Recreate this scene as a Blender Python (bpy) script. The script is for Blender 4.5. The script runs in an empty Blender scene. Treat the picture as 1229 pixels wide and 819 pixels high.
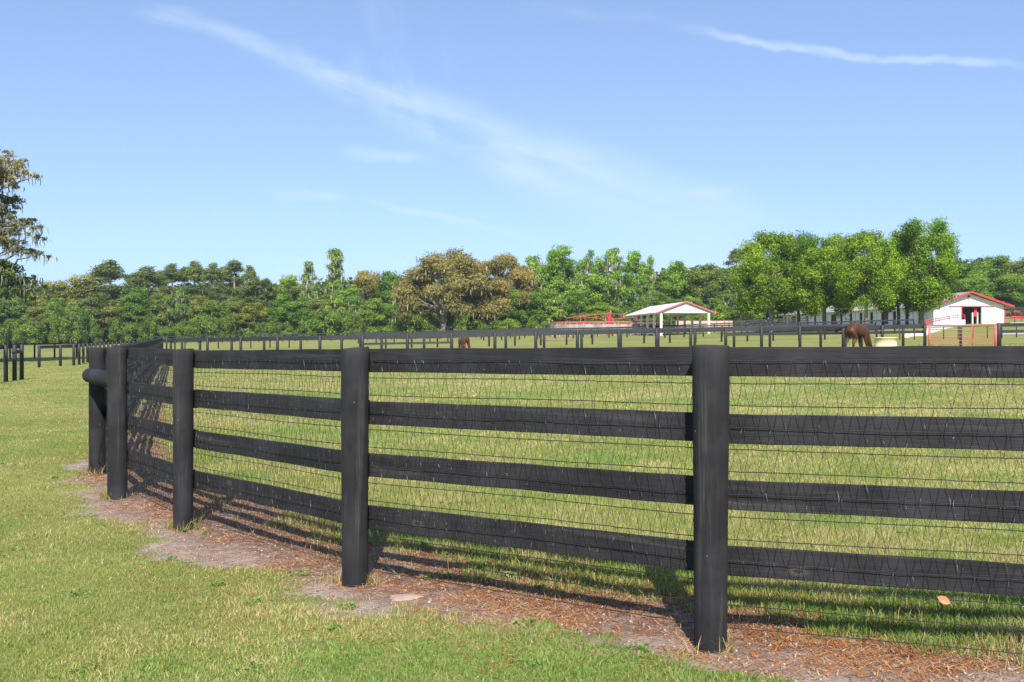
import bpy, math, random
import numpy as np
from math import radians as R, pi, sin, cos
random.seed(7)
C = bpy.context.scene
# ------------------------------------------------------------------ camera, world, sun
F = 1229.0; HZ = 402.0; EYE = 1.6
cam_d = bpy.data.cameras.new('camera'); cam = bpy.data.objects.new('camera', cam_d); C.collection.objects.link(cam)
cam.location = (0, 0, EYE); cam.rotation_euler = (R(90), 0, 0)
cam_d.lens = 36; cam_d.sensor_width = 36; cam_d.shift_y = -7.5 / F
cam_d.clip_start = 0.05; cam_d.clip_end = 8000
C.camera = cam
C.view_settings.view_transform = 'Standard'; C.view_settings.look = 'None'
C.view_settings.exposure = 0.95; C.view_settings.gamma = 1
C.view_settings.use_curve_mapping = False
SUN_EL = 43.5; SUN_AZ = (0.035, -1.0)         # horizontal direction towards the sun
W = bpy.data.worlds.new('World'); C.world = W; W.use_nodes = True
sun_d = bpy.data.lights.new('sun', 'SUN'); sun = bpy.data.objects.new('sun', sun_d); C.collection.objects.link(sun)
sun_d.energy = 4.3; sun_d.angle = R(0.55); sun_d.color = (1.0, 0.94, 0.84)
az = math.atan2(SUN_AZ[0], SUN_AZ[1])          # angle from +Y, clockwise
sun.rotation_euler = (R(90 - SUN_EL), 0, -az + pi)   # lamp -Z points away from the sun
sun.rotation_euler = (R(90 - SUN_EL), 0, math.atan2(SUN_AZ[1], SUN_AZ[0]) + pi / 2)

class NT:
    """tiny node-tree writer"""
    def __init__(s, tree): s.t = tree; s.n = tree.nodes; s.l = tree.links
    def put(s, sock, v):
        if v is None: return
        if isinstance(v, bpy.types.NodeSocket): s.l.new(v, sock)
        else: sock.default_value = v
    def math(s, op, a, b=None, c=None, clamp=False):
        m = s.n.new('ShaderNodeMath'); m.operation = op; m.use_clamp = clamp
        s.put(m.inputs[0], a); s.put(m.inputs[1], b); s.put(m.inputs[2], c)
        return m.outputs[0]
    def noise(s, vec, scale, detail=3, rough=0.5, dist=0.0):
        m = s.n.new('ShaderNodeTexNoise'); s.put(m.inputs['Vector'], vec)
        m.inputs['Scale'].default_value = scale; m.inputs['Detail'].default_value = detail
        m.inputs['Roughness'].default_value = rough; m.inputs['Distortion'].default_value = dist
        return m.outputs[0]
    def mapping(s, vec, scale=(1, 1, 1), rot=(0, 0, 0), loc=(0, 0, 0)):
        m = s.n.new('ShaderNodeMapping'); s.put(m.inputs[0], vec)
        m.inputs['Scale'].default_value = scale; m.inputs['Rotation'].default_value = rot; m.inputs['Location'].default_value = loc
        return m.outputs[0]
    def ramp(s, fac, stops):
        m = s.n.new('ShaderNodeValToRGB'); s.put(m.inputs[0], fac)
        e = m.color_ramp.elements
        while len(e) < len(stops): e.new(0.5)
        for i, (p, c) in enumerate(stops):
            e[i].position = p; e[i].color = (c, c, c, 1) if isinstance(c, (int, float)) else (*c, 1)
        return m.outputs[0]
    def mix(s, fac, a, b, mode='MIX'):
        m = s.n.new('ShaderNodeMix'); m.data_type = 'RGBA'; m.blend_type = mode
        s.put(m.inputs[0], fac)
        for k, v in ((6, a), (7, b)):
            if isinstance(v, tuple) and len(v) == 3: v = (*v, 1)
            s.put(m.inputs[k], v)
        return m.outputs[2]

def build_world():
    t = NT(W.node_tree); t.n.clear()
    out = t.n.new('ShaderNodeOutputWorld'); bg = t.n.new('ShaderNodeBackground')
    sky = t.n.new('ShaderNodeTexSky'); sky.sky_type = 'NISHITA'; sky.sun_disc = False
    sky.sun_elevation = R(SUN_EL); sky.sun_rotation = az
    sky.altitude = 20; sky.air_density = 0.8; sky.dust_density = 0.4; sky.ozone_density = 4.0
    geo = t.n.new('ShaderNodeTexCoord'); d = geo.outputs['Generated']
    sp = t.n.new('ShaderNodeSeparateXYZ'); t.l.new(d, sp.inputs[0])
    y = t.math('MAXIMUM', sp.outputs[1], 0.05)
    u = t.math('DIVIDE', sp.outputs[0], y); v = t.math('DIVIDE', sp.outputs[2], y)
    cb = t.n.new('ShaderNodeCombineXYZ'); t.l.new(u, cb.inputs[0]); t.l.new(v, cb.inputs[1])
    uv = cb.outputs[0]
    warp = t.noise(uv, 6, 4, 0.6); warp2 = t.noise(t.mapping(uv, loc=(5, 3, 0)), 5, 4, 0.6)
    u2 = t.math('ADD', u, t.math('MULTIPLY', t.math('SUBTRACT', warp, 0.5), 0.060))
    v2 = t.math('ADD', v, t.math('MULTIPLY', t.math('SUBTRACT', warp2, 0.5), 0.060))
    def uvp(px, py): return (px - 614.5) / F, (HZ - py) / F
    total = None
    def streak(p0, p1, w0, w1, dens, fr=(26, 3.2), k0=0.0, k1=0.0, nz=(0.42, 0.80)):
        nonlocal total
        (ax, ay), (bx, by) = uvp(*p0), uvp(*p1)
        w0 /= F; w1 /= F
        L = math.hypot(bx - ax, by - ay); ex, ey = (bx - ax) / L, (by - ay) / L
        rx = t.math('SUBTRACT', u2, ax); ry = t.math('SUBTRACT', v2, ay)
        s = t.math('DIVIDE', t.math('ADD', t.math('MULTIPLY', rx, ex), t.math('MULTIPLY', ry, ey)), L)
        n = t.math('ABSOLUTE', t.math('SUBTRACT', t.math('MULTIPLY', ry, ex), t.math('MULTIPLY', rx, ey)))
        w = t.math('ADD', t.math('MULTIPLY', s, w1 - w0), w0)
        across = t.math('SUBTRACT', 1.0, t.math('DIVIDE', n, t.math('MAXIMUM', w, 0.0015)), clamp=True)
        across = t.math('SMOOTH_MIN', across, 0.8, 0.4)
        e0 = t.math('MULTIPLY', s, 6.0, clamp=True); e1 = t.math('MULTIPLY', t.math('SUBTRACT', 1.0, s), 5.0, clamp=True)
        al = math.atan2(ey, ex)
        nn = t.noise(t.mapping(uv, scale=(fr[1], fr[0], 1), rot=(0, 0, 0)) if abs(al) < 1e-3 else
                     t.mapping(t.mapping(uv, rot=(0, 0, -al)), scale=(fr[1], fr[0], 1)), 1.0, 7, 0.62, 0.4)
        nn = t.ramp(nn, [(nz[0], 0.0), (nz[1], 1.0)])
        m = t.math('MULTIPLY', t.math('MULTIPLY', across, t.math('MULTIPLY', e0, e1)), t.math('MULTIPLY', nn, dens))
        total = m if total is None else t.math('ADD', total, m)
    streak((165, 18), (440, 98), 16, 18, 0.8, (30, 6), nz=(.38, .8))
    streak((250, 40), (370, 55), 8, 8, 0.5, (34, 6))
    streak((330, 60), (660, 195), 34, 44, 1.15, (22, 5))
    streak((470, -60), (520, 210), 60, 44, 0.6, (20, 4))
    streak((410, 60), (470, 150), 18, 14, 0.4, (20, 4))
    streak((560, 165), (930, 310), 40, 80, 1.0, (14, 3), nz=(0.3, 0.7))
    streak((605, 186), (780, 205), 18, 28, 0.7, (24, 6))
    streak((400, 182), (520, 190), 12, 10, 0.6, (20, 6), nz=(.35, .6))
    streak((325, 226), (430, 232), 10, 8, 0.45, (20, 6), nz=(.35, .6))
    streak((430, 232), (680, 298), 5, 8, 0.5, (20, 3), nz=(.25, .6))
    streak((790, 228), (880, 230), 9, 8, 0.55, (20, 6), nz=(.35, .6))
    streak((800, 30), (1260, 92), 8, 5, .62, (40, 18), nz=(.15, .55))
    streak((620, 15), (840, 36), 12, 10, 0.3, (20, 6))
    total = t.math('MULTIPLY', t.math('MINIMUM', total, 1.0), 0.95)
    # nishita sky shaded towards the pale milky blue of the day; clouds are thin ice veils
    hs = t.n.new('ShaderNodeHueSaturation'); t.l.new(sky.outputs[0], hs.inputs['Color'])
    hs.inputs['Saturation'].default_value = SKY_SAT; hs.inputs['Value'].default_value = 1.0
    gm = t.n.new('ShaderNodeGamma'); t.l.new(hs.outputs[0], gm.inputs[0]); gm.inputs[1].default_value = 0.7
    skyc = t.mix(1.0, gm.outputs[0], SKY_TINT, 'MULTIPLY')
    col = t.mix(total, skyc, CLOUD_COL)
    t.l.new(col, bg.inputs['Color']); bg.inputs['Strength'].default_value = SKY_STR
    t.l.new(bg.outputs[0], out.inputs[0])
SKY_SAT = 0.85; SKY_TINT = (0.88, 1.06, 1.34); CLOUD_COL = (3.4, 4.1, 4.6); SKY_STR = 0.12
build_world()

# ------------------------------------------------------------------ terrain function
def S(a, b, v):
    t = np.clip((v - a) / (b - a), 0, 1); return t * t * (3 - 2 * t)
def gz(x, y):
    x = np.asarray(x, float); y = np.asarray(y, float)
    z = 0.0195 * np.clip(x, -400, 400) + 0.0057 * np.clip(y, -50, 600)
    z = z + S(70, 140, y) * (0.2 * S(-20, 10, x) + 0.85 * S(12, 60, x)) + 1.1 * S(140, 200, y) * S(62, 84, x)
    return z
def gzf(x, y): return float(gz(x, y))
def PX(px, d): return (px - 614.5) / F * d
def YV(px): return 395 - 0.0195 * (px - 614.5)

# ------------------------------------------------------------------ mesh helpers
def link(o): C.collection.objects.link(o); return o
def mesh_np(name, verts, faces_flat, counts, mat, smooth=False, attrs=None):
    me = bpy.data.meshes.new(name)
    n = len(verts); me.vertices.add(n); me.vertices.foreach_set('co', np.asarray(verts, np.float32).ravel())
    counts = np.asarray(counts, np.int32); fl = np.asarray(faces_flat, np.int32).ravel()
    me.loops.add(len(fl)); me.loops.foreach_set('vertex_index', fl)
    me.polygons.add(len(counts))
    st = np.zeros(len(counts), np.int32); st[1:] = np.cumsum(counts)[:-1]
    me.polygons.foreach_set('loop_start', st)
    if smooth: me.polygons.foreach_set('use_smooth', np.ones(len(counts), bool))
    me.update(calc_edges=True)
    for an, (kind, data) in (attrs or {}).items():
        if kind == 'C':
            a = me.color_attributes.new(an, 'FLOAT_COLOR', 'POINT')
            c = np.ones((n, 4), np.float32); c[:, :3] = data; a.data.foreach_set('color', c.ravel())
        else:
            a = me.attributes.new(an, 'FLOAT', 'POINT'); a.data.foreach_set('value', np.asarray(data, np.float32))
    if mat: me.materials.append(mat)
    return me

class MB:
    def __init__(s): s.v = []; s.f = []; s.m = []; s.mi = 0
    def add(s, vs, fs):
        o = len(s.v); s.v += [tuple(map(float, p)) for p in vs]; s.f += [tuple(i + o for i in f) for f in fs]; s.m += [s.mi] * len(fs)
        return s
    def box(s, c, sz, rz=0.0):
        x, y, z = [a / 2 for a in sz]; cs, sn = cos(rz), sin(rz); vs = []
        for dz in (-z, z):
            for dx, dy in ((-x, -y), (x, -y), (x, y), (-x, y)):
                vs.append((c[0] + dx * cs - dy * sn, c[1] + dx * sn + dy * cs, c[2] + dz))
        return s.add(vs, [(3, 2, 1, 0), (4, 5, 6, 7), (0, 1, 5, 4), (1, 2, 6, 5), (2, 3, 7, 6), (3, 0, 4, 7)])
    def beam(s, a, b, w, h, up=(0, 0, 1), seg=1, jit=0.0, bev=0.0):
        """rectangular beam a->b, w across (horizontal), h along up; a chamfered section if bev"""
        a = np.array(a, float); b = np.array(b, float); d = b - a; L = np.linalg.norm(d); d /= L
        up = np.array(up, float); sd = np.cross(d, up); sd /= np.linalg.norm(sd); u = np.cross(sd, d)
        if bev:
            sec = [(-w/2+bev, -h/2), (w/2-bev, -h/2), (w/2, -h/2+bev), (w/2, h/2-bev), (w/2-bev, h/2), (-w/2+bev, h/2), (-w/2, h/2-bev), (-w/2, -h/2+bev)]
        else: sec = [(-w/2, -h/2), (w/2, -h/2), (w/2, h/2), (-w/2, h/2)]
        k = len(sec); vs = []
        for i in range(seg + 1):
            p = a + d * L * i / seg
            jx, jz = (random.uniform(-jit, jit), random.uniform(-jit, jit)) if 0 < i < seg else (0, 0)
            for (x, z) in sec: vs.append(p + sd * (x + jx) + u * (z + jz))
        fs = [tuple(range(k))[::-1], tuple(range(seg * k, seg * k + k))]
        for i in range(seg):
            for j in range(k):
                q = (j + 1) % k; fs.append((i*k+j, i*k+q, (i+1)*k+q, (i+1)*k+j))
        return s.add(vs, fs)
    def tube(s, pts, rs, n=8, cap=True):
        pts = [np.array(p, float) for p in pts]
        if not hasattr(rs, '__len__'): rs = [rs] * len(pts)
        vs = []; ref = np.array((0.0, 0.0, 1.0))
        d0 = pts[1] - pts[0]
        if abs(d0[2]) / (np.linalg.norm(d0) + 1e-9) > 0.9: ref = np.array((1.0, 0, 0))
        for i, p in enumerate(pts):
            d = pts[min(i + 1, len(pts) - 1)] - pts[max(i - 1, 0)]; d /= np.linalg.norm(d) + 1e-9
            a = np.cross(d, ref); a /= np.linalg.norm(a) + 1e-9; b = np.cross(d, a)
            for j in range(n):
                t = 2 * pi * j / n; vs.append(p + (a * cos(t) + b * sin(t)) * rs[i])
        fs = []
        for i in range(len(pts) - 1):
            for j in range(n):
                q = (j + 1) % n; fs.append((i*n+j, (i+1)*n+j, (i+1)*n+q, i*n+q))
        if cap: fs += [tuple(range(n)), tuple(range((len(pts)-1)*n, len(pts)*n))[::-1]]
        return s.add(vs, fs)
    def lathe(s, prof, c=(0, 0, 0), n=24):
        vs = []; fs = []
        for (r, z) in prof:
            for j in range(n):
                t = 2 * pi * j / n; vs.append((c[0] + r * cos(t), c[1] + r * sin(t), c[2] + z))
        for i in range(len(prof) - 1):
            for j in range(n):
                q = (j + 1) % n; fs.append((i*n+j, i*n+q, (i+1)*n+q, (i+1)*n+j))
        return s.add(vs, fs)
    def mesh(s, name, mat, smooth=False):
        me = bpy.data.meshes.new(name); me.from_pydata(s.v, [], s.f)
        for m in (mat if isinstance(mat, (list, tuple)) else [mat]): me.materials.append(m)
        if any(s.m): me.polygons.foreach_set('material_index', s.m)
        if smooth: me.polygons.foreach_set('use_smooth', [True] * len(s.f))
        me.update(); return me
    def build(s, name, mat, parent=None, smooth=False):
        o = bpy.data.objects.new(name, s.mesh(name, mat, smooth)); link(o)
        if parent: o.parent = parent
        return o
def obj(name, me, parent=None, loc=None):
    o = link(bpy.data.objects.new(name, me)); o.parent = parent
    if loc is not None: o.location = loc
    return o
def tag(o, label=None, cat=None, group=None, kind=None):
    if label: o['label'] = label
    if cat: o['category'] = cat
    if group: o['group'] = group
    if kind: o['kind'] = kind
    return o
def thing(name, label, cat, loc=(0, 0, 0), rz=0, group=None):
    o = link(bpy.data.objects.new(name, None)); o.location = loc; o.rotation_euler = (0, 0, rz); o.empty_display_size = 0.2
    return tag(o, label, cat, group)

# ------------------------------------------------------------------ materials
def new_mat(name):
    m = bpy.data.materials.new(name); m.use_nodes = True; t = NT(m.node_tree)
    return m, t, t.n['Principled BSDF']
def bump(t, b, h, st=0.5, dist=0.01):
    n = t.n.new('ShaderNodeBump'); n.inputs['Strength'].default_value = st; n.inputs['Distance'].default_value = dist
    t.put(n.inputs['Height'], h); t.l.new(n.outputs[0], b.inputs['Normal'])
def simple(name, col, rough=0.6, var=0.15, scale=3.0, metal=0.0, bmp=0.15):
    m, t, b = new_mat(name); tc = t.n.new('ShaderNodeTexCoord')
    n = t.noise(tc.outputs['Object'], scale, 5, 0.6)
    dark = tuple(c * (1 - var) for c in col); lite = tuple(min(1, c * (1 + var)) for c in col)
    t.l.new(t.ramp(n, [(0.3, dark), (0.7, lite)]), b.inputs['Base Color'])
    b.inputs['Roughness'].default_value = rough; b.inputs['Metallic'].default_value = metal
    if bmp: bump(t, b, t.noise(tc.outputs['Object'], scale * 12, 3), bmp)
    return m
def black_wood(name, along='z'):
    m, t, b = new_mat(name); tc = t.n.new('ShaderNodeTexCoord'); v = tc.outputs['Object']
    sc = (30, 30, 1.6) if along == 'z' else (1.4, 20, 38)
    g = t.noise(t.mapping(v, scale=sc), 1.0, 6, 0.65, 0.3)
    big = t.noise(v, 2.3, 4, 0.6); wear = t.noise(t.mapping(v, scale=tuple(a * 0.35 for a in sc)), 1.3, 6, 0.7)
    c = t.ramp(g, [(0.25, (0.006, 0.006, 0.0075)), (0.75, (0.017, 0.017, 0.020))])
    c = t.mix(t.ramp(big, [(0.42, 0.0), (0.66, 0.8)]), c, (0.034, 0.034, 0.038))
    c = t.mix(t.ramp(wear, [(0.56, 0.0), (0.72, 0.6)]), c, (0.075, 0.072, 0.07))
    sp = t.n.new('ShaderNodeTexVoronoi'); sp.inputs['Scale'].default_value = 9.0; t.put(sp.inputs['Vector'], v)
    c = t.mix(t.math('MULTIPLY', t.math('LESS_THAN', sp.outputs['Distance'], 0.035), 0.6), c, (0.30, 0.27, 0.24))
    kn = t.n.new('ShaderNodeTexVoronoi'); kn.inputs['Scale'].default_value = 1.5; t.put(kn.inputs['Vector'], t.mapping(v, scale=(1, 1, 2.2) if along == 'x' else (2.2, 2.2, 1), loc=(.3, .1, .7)))
    c = t.mix(t.ramp(t.math('ADD', kn.outputs['Distance'], t.math('MULTIPLY', t.math('SUBTRACT', big, .5), .1)), [(.03, 0.0), (.05, .6 if along == 'x' else 0.0), (.10, 0.0)]), c, (0.095, 0.075, 0.062))
    t.l.new(c, b.inputs['Base Color']); b.inputs['Roughness'].default_value = 0.62
    b.inputs['Specular IOR Level'].default_value = 0.35
    fine = t.noise(t.mapping(v, scale=tuple(a * 2.2 for a in sc)), 1.0, 5, 0.7)
    cr = t.ramp(t.noise(t.mapping(v, scale=tuple(a * 0.8 for a in sc), loc=(3, 7, 1)), 1.0, 3, 0.5), [(.47, 0.0), (.5, 1.0), (.53, 0.0)])
    h = t.math('ADD', t.math('ADD', g, t.math('MULTIPLY', big, 0.6)), t.math('SUBTRACT', t.math('MULTIPLY', fine, 0.8), t.math('MULTIPLY', cr, 0.5)))
    b.inputs['Roughness'].default_value = 0.85
    bump(t, b, h, 0.42, 0.007)
    return m
M_post = black_wood('black_post_wood', 'z'); M_board = black_wood('black_board_wood', 'x')
def wire_mat():
    m, t, b = new_mat('dark_wire_painted_glints'); tc = t.n.new('ShaderNodeTexCoord')
    n = t.noise(tc.outputs['Object'], 23, 3)
    t.l.new(t.ramp(n, [(.0, (.016, .016, .018)), (.60, (.035, .035, .037)), (.73, (.34, .33, .32))]), b.inputs['Base Color'])  # pale noise patches are sun glints painted into the dark wire colour
    b.inputs['Roughness'].default_value = .5; b.inputs['Metallic'].default_value = .3; return m
M_wire = wire_mat()
M_line = simple('twisted_line_wire', (0.022, 0.022, 0.024), 0.6, 0.4, 30, 0.2, 0)
M_farfence = simple('far_black_paint', (0.024, 0.025, 0.029), 0.6, 0.3, 2)
M_red = simple('red_paint', (0.58, 0.035, 0.05), 0.45, 0.15, 2)
M_gate = simple('faded_red_pipe', (0.50, 0.10, 0.09), 0.5, 0.2, 2)
M_white = simple('white_paint', (0.78, 0.78, 0.77), 0.55, 0.06, 1.0)
M_trim = simple('pink_red_trim', (0.45, 0.11, 0.13), 0.5, 0.1, 1.0)
M_cream = simple('cream_tub_plastic', (0.72, 0.60, 0.36), 0.5, 0.06, 2)
M_stall = simple('grey_white_stall_wall', (0.78, 0.79, 0.80), 0.6, 0.05, 1)
M_dark = simple('dark_interior', (0.02, 0.013, 0.012), 0.8, 0.3, 1)
M_darkred = simple('dark_red_brown_door', (0.11, 0.02, 0.025), 0.6, 0.2, 1)
M_wallwood = simple('pink_weathered_boards', (0.50, 0.34, 0.29), 0.75, 0.25, 1.2)
M_tan = simple('tan_stone', (0.33, 0.24, 0.185), 0.95, 0.2, 12)
M_bark = simple('grey_bark', (0.20, 0.17, 0.14), 0.9, 0.4, 1.5)
M_barkp = simple('pine_bark', (0.25, 0.18, 0.14), 0.9, 0.4, 1.5)
def roof_mat(name, c1, c2, sc):
    m, t, b = new_mat(name); tc = t.n.new('ShaderNodeTexCoord'); v = tc.outputs['Object']
    n = t.noise(t.mapping(v, scale=sc), 1.0, 5, 0.6)
    t.l.new(t.ramp(n, [(0.3, c1), (0.7, c2)]), b.inputs['Base Color']); b.inputs['Roughness'].default_value = 0.45
    wv = t.n.new('ShaderNodeTexWave'); wv.inputs['Scale'].default_value = 2.5; wv.bands_direction = 'Y'; t.put(wv.inputs['Vector'], v)
    bump(t, b, wv.outputs[1], 0.4, 0.02); return m
M_roofw = roof_mat('white_metal_roof', (0.70, 0.70, 0.69), (0.8, 0.8, 0.8), (.3, .3, .3))
M_roofb = roof_mat('weathered_pale_roof_leaf_shade', (0.20, 0.18, 0.15), (0.56, 0.50, 0.38), (.25, .25, .3))  # broad dark patches paint tree leaf shadow into the weathered roof colour

def leaf_mat(name, trans=0.3):
    m, t, b = new_mat(name)
    at = t.n.new('ShaderNodeAttribute'); at.attribute_name = 'Col'
    oi = t.n.new('ShaderNodeObjectInfo')
    c = t.mix(1.0, at.outputs[0], oi.outputs['Color'], 'MULTIPLY')
    if name == 'foliage': c = t.mix(1.0, c, (1.9, 1.66, 1.35), 'MULTIPLY')
    t.l.new(c, b.inputs['Base Color']); b.inputs['Roughness'].default_value = 0.6; b.inputs['Specular IOR Level'].default_value = 0.25
    tr = t.n.new('ShaderNodeBsdfTranslucent'); t.l.new(t.mix(1.0, c, (1.25, 1.35, 0.7), 'MULTIPLY'), tr.inputs[0])
    mx = t.n.new('ShaderNodeMixShader'); mx.inputs[0].default_value = trans
    t.l.new(b.outputs[0], mx.inputs[1]); t.l.new(tr.outputs[0], mx.inputs[2])
    t.l.new(mx.outputs[0], t.n['Material Output'].inputs[0]); return m
M_leaf = leaf_mat('foliage', 0.38); M_grass = leaf_mat('grass_blades', 0.3)
M_moss = leaf_mat('spanish_moss', 0.15); M_litter = leaf_mat('dry_straw', 0.1)

def ground_mat():
    m, t, b = new_mat('pasture_ground'); tc = t.n.new('ShaderNodeTexCoord'); v = tc.outputs['Object']
    at = t.n.new('ShaderNodeAttribute'); at.attribute_name = 'dirt'; dirt = at.outputs['Fac']
    at2 = t.n.new('ShaderNodeAttribute'); at2.attribute_name = 'rust'; rust = at2.outputs['Fac']
    n1 = t.noise(v, 0.35, 6, 0.6); n2 = t.noise(v, 3.0, 6, 0.65); n3 = t.noise(v, 40, 4, 0.7); n4 = t.noise(t.mapping(v, scale=(0.02, 0.16, 1)), 1.0, 6, 0.6)
    g = t.ramp(n2, [(0.3, GR_A), (0.55, GR_B), (0.75, GR_C)])
    g = t.mix(t.ramp(n1, [(0.40, 0.0), (0.68, 0.75)]), g, GR_D)
    g = t.mix(t.ramp(n4, [(0.42, 0.0), (0.66, 0.8)]), g, GR_D)
    g = t.mix(t.math('MULTIPLY', t.ramp(n3, [(0.35, 1.0), (0.6, 0.0)]), 0.45), g, (0.05, 0.06, 0.02))
    dd = t.ramp(n2, [(0.3, (0.22, 0.17, 0.14)), (0.5, (0.33, 0.27, 0.235)), (0.75, (0.44, 0.375, 0.335))])
    dd = t.mix(t.math('MULTIPLY', rust, t.ramp(t.noise(v, 9, 5, 0.7), [(0.42, 0.25), (0.56, 0.9)])), dd, (0.17, 0.08, 0.04))
    dd = t.mix(t.math('MULTIPLY', t.ramp(n3, [(0.35, 1.0), (0.55, 0.0)]), 0.4), dd, (0.10, 0.065, 0.05))
    t.l.new(t.mix(dirt, g, dd), b.inputs['Base Color']); b.inputs['Roughness'].default_value = 0.95
    b.inputs['Specular IOR Level'].default_value = 0.1
    bump(t, b, t.math('ADD', n3, t.math('MULTIPLY', n2, 1.5)), 0.7, 0.03); return m
GR_A = (0.12, 0.16, 0.035); GR_B = (0.18, 0.22, 0.05); GR_C = (0.23, 0.26, 0.075); GR_D = (0.31, 0.29, 0.11)
M_ground = ground_mat()

# ------------------------------------------------------------------ fence line geometry (plan)
NP = [  # x, depth, z of the top, radius bottom, radius top
    (5.68, 4.02, 1.60, .082, .09), (3.28, 4.32, 1.572, .08, .09), ((853-614.5)/F*5.15, 5.15, 1.55, .080, .092), ((426-614.5)/F*6.56, 6.56, 1.521, .082, .088),
    ((220-614.5)/F*8.57, 8.57, 1.483, .082, .086), ((141-614.5)/F*10.3, 10.3, 1.474, .098, .096), ((117-614.5)/F*12.05, 12.05, 1.453, .098, .096)]
CP = []
x0, y0 = NP[-1][0], NP[-1][1]
dx, dy = -2.62, 8.0; L_ = math.hypot(dx, dy); dx /= L_; dy /= L_
for i in range(1, 22): CP.append((x0 + dx * 2.44 * i, y0 + dy * 2.44 * i))
LINE = np.array([(12.0, 3.9), (8.1, 3.9)] + [(p[0], p[1]) for p in NP] + CP + [(x0 + dx*60, y0 + dy*60)])
def fence_dist(x, y):
    """signed distance to the near fence: > 0 on the lawn (camera) side; works on arrays"""
    best = np.full(x.shape, 1e9); sg = np.ones(x.shape)
    for a, b in zip(LINE[:-1], LINE[1:]):
        d = b - a; L2 = d @ d
        t = np.clip(((x - a[0]) * d[0] + (y - a[1]) * d[1]) / L2, 0, 1)
        ex = x - (a[0] + t * d[0]); ey = y - (a[1] + t * d[1]); q = np.hypot(ex, ey)
        s = np.sign(d[0] * ey - d[1] * ex)   # left of travel (travel goes right->left, so left = camera side)
        upd = q < best; best = np.where(upd, q, best); sg = np.where(upd, s, sg)
    return best * np.where(sg == 0, 1, sg)

rng = np.random.default_rng(11)
_lat = rng.random((256, 256))
def vnoise(x, y, sc):
    x = x * sc + 37.3; y = y * sc + 91.7
    xi = np.floor(x).astype(int); yi = np.floor(y).astype(int); fx = x - xi; fy = y - yi
    fx = fx * fx * (3 - 2 * fx); fy = fy * fy * (3 - 2 * fy)
    a = _lat[xi % 256, yi % 256]; b = _lat[(xi+1) % 256, yi % 256]; c = _lat[xi % 256, (yi+1) % 256]; d = _lat[(xi+1) % 256, (yi+1) % 256]
    return (a*(1-fx)+b*fx)*(1-fy) + (c*(1-fx)+d*fx)*fy
def fbm(x, y, sc): return (vnoise(x, y, sc) * .5 + vnoise(x, y, sc*2.1) * .27 + vnoise(x, y, sc*4.3) * .15 + vnoise(x, y, sc*9.1) * .08)

def dirt_mask(x, y, fd=None):
    fd = fence_dist(x, y) if fd is None else fd
    n = fbm(x, y, 1.1) - 0.5; n2 = (fbm(x + 50, y, 4.0) - .5) * 1.4 + (vnoise(x, y + 9, 14.) - .5) * .5
    left = S(-0.5, -3.5, x)                       # the bare patch widens round the corner posts
    far = S(13, 20, y)
    outer = 0.41 + 0.28 * S(0.8, 3.0, x) - 0.10 * left + n * 1.0 + n2 * .35 - 0.35 * far
    outer = outer + 0.15 * np.exp(-((x + 3.6)**2 + (y - 9.2)**2) / 1.2)
    inner = -0.66 - 0.3 * left * S(16, 12, y) + n * 1.1 + n2 * 0.4 + .25 * S(.2, 1.6, x)
    inner = np.minimum(inner, -0.12)
    m = S(-0.15, 0.15, outer - fd) * S(-0.2, 0.2, fd - inner)
    return m

# ------------------------------------------------------------------ ground: one sheet
def axis(lo, hi, step, ends, growth):
    a = list(np.arange(lo, hi + 1e-6, step)); s = step
    while a[-1] < ends[1]: s *= growth; a.append(a[-1] + s)
    s = step; pre = []; c = lo
    while c > ends[0]: s *= growth; c -= s; pre.append(c)
    return np.array(pre[::-1] + a)
xs = axis(-8, 6, 0.06, (-1600, 1600), 1.07); ys = axis(3.2, 16, 0.06, (-60, 3000), 1.06)
gx, gy = np.meshgrid(xs, ys, indexing='xy'); fx_, fy_ = gx.ravel(), gy.ravel()
fd_ = fence_dist(fx_, fy_)
dm = dirt_mask(fx_, fy_, fd_)
near = S(45, 12, fy_) * S(40, 12, np.abs(fx_))
z = gz(fx_, fy_) + near * ((fbm(fx_, fy_, .9) - .5) * .05 + (fbm(fx_ + 9, fy_, 5) - .5) * .022) - near * dm * .018
nx, ny = len(xs), len(ys)
ii = np.arange(nx - 1)[None, :] + (np.arange(ny - 1) * nx)[:, None]; ii = ii.ravel()
fc = np.stack([ii, ii + 1, ii + nx + 1, ii + nx], 1)
def ground_z(x, y):
    nr = S(45, 12, y) * S(40, 12, np.abs(x))
    return gz(x, y) + nr * ((fbm(x, y, .9) - .5) * .05 + (fbm(x + 9, y, 5) - .5) * .022) - nr * dirt_mask(x, y) * .018
gnd = obj('ground', mesh_np('ground', np.stack([fx_, fy_, z], 1), fc, np.full(len(fc), 4), M_ground, True, {'dirt': ('F', dm), 'rust': ('F', S(.42, -.05, fd_ + (fbm(fx_, fy_, 2.2) - .5) * .5))}))
tag(gnd, 'wide green pasture and lawn with a bare earth strip along the black fence', None, None, 'structure')

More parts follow.
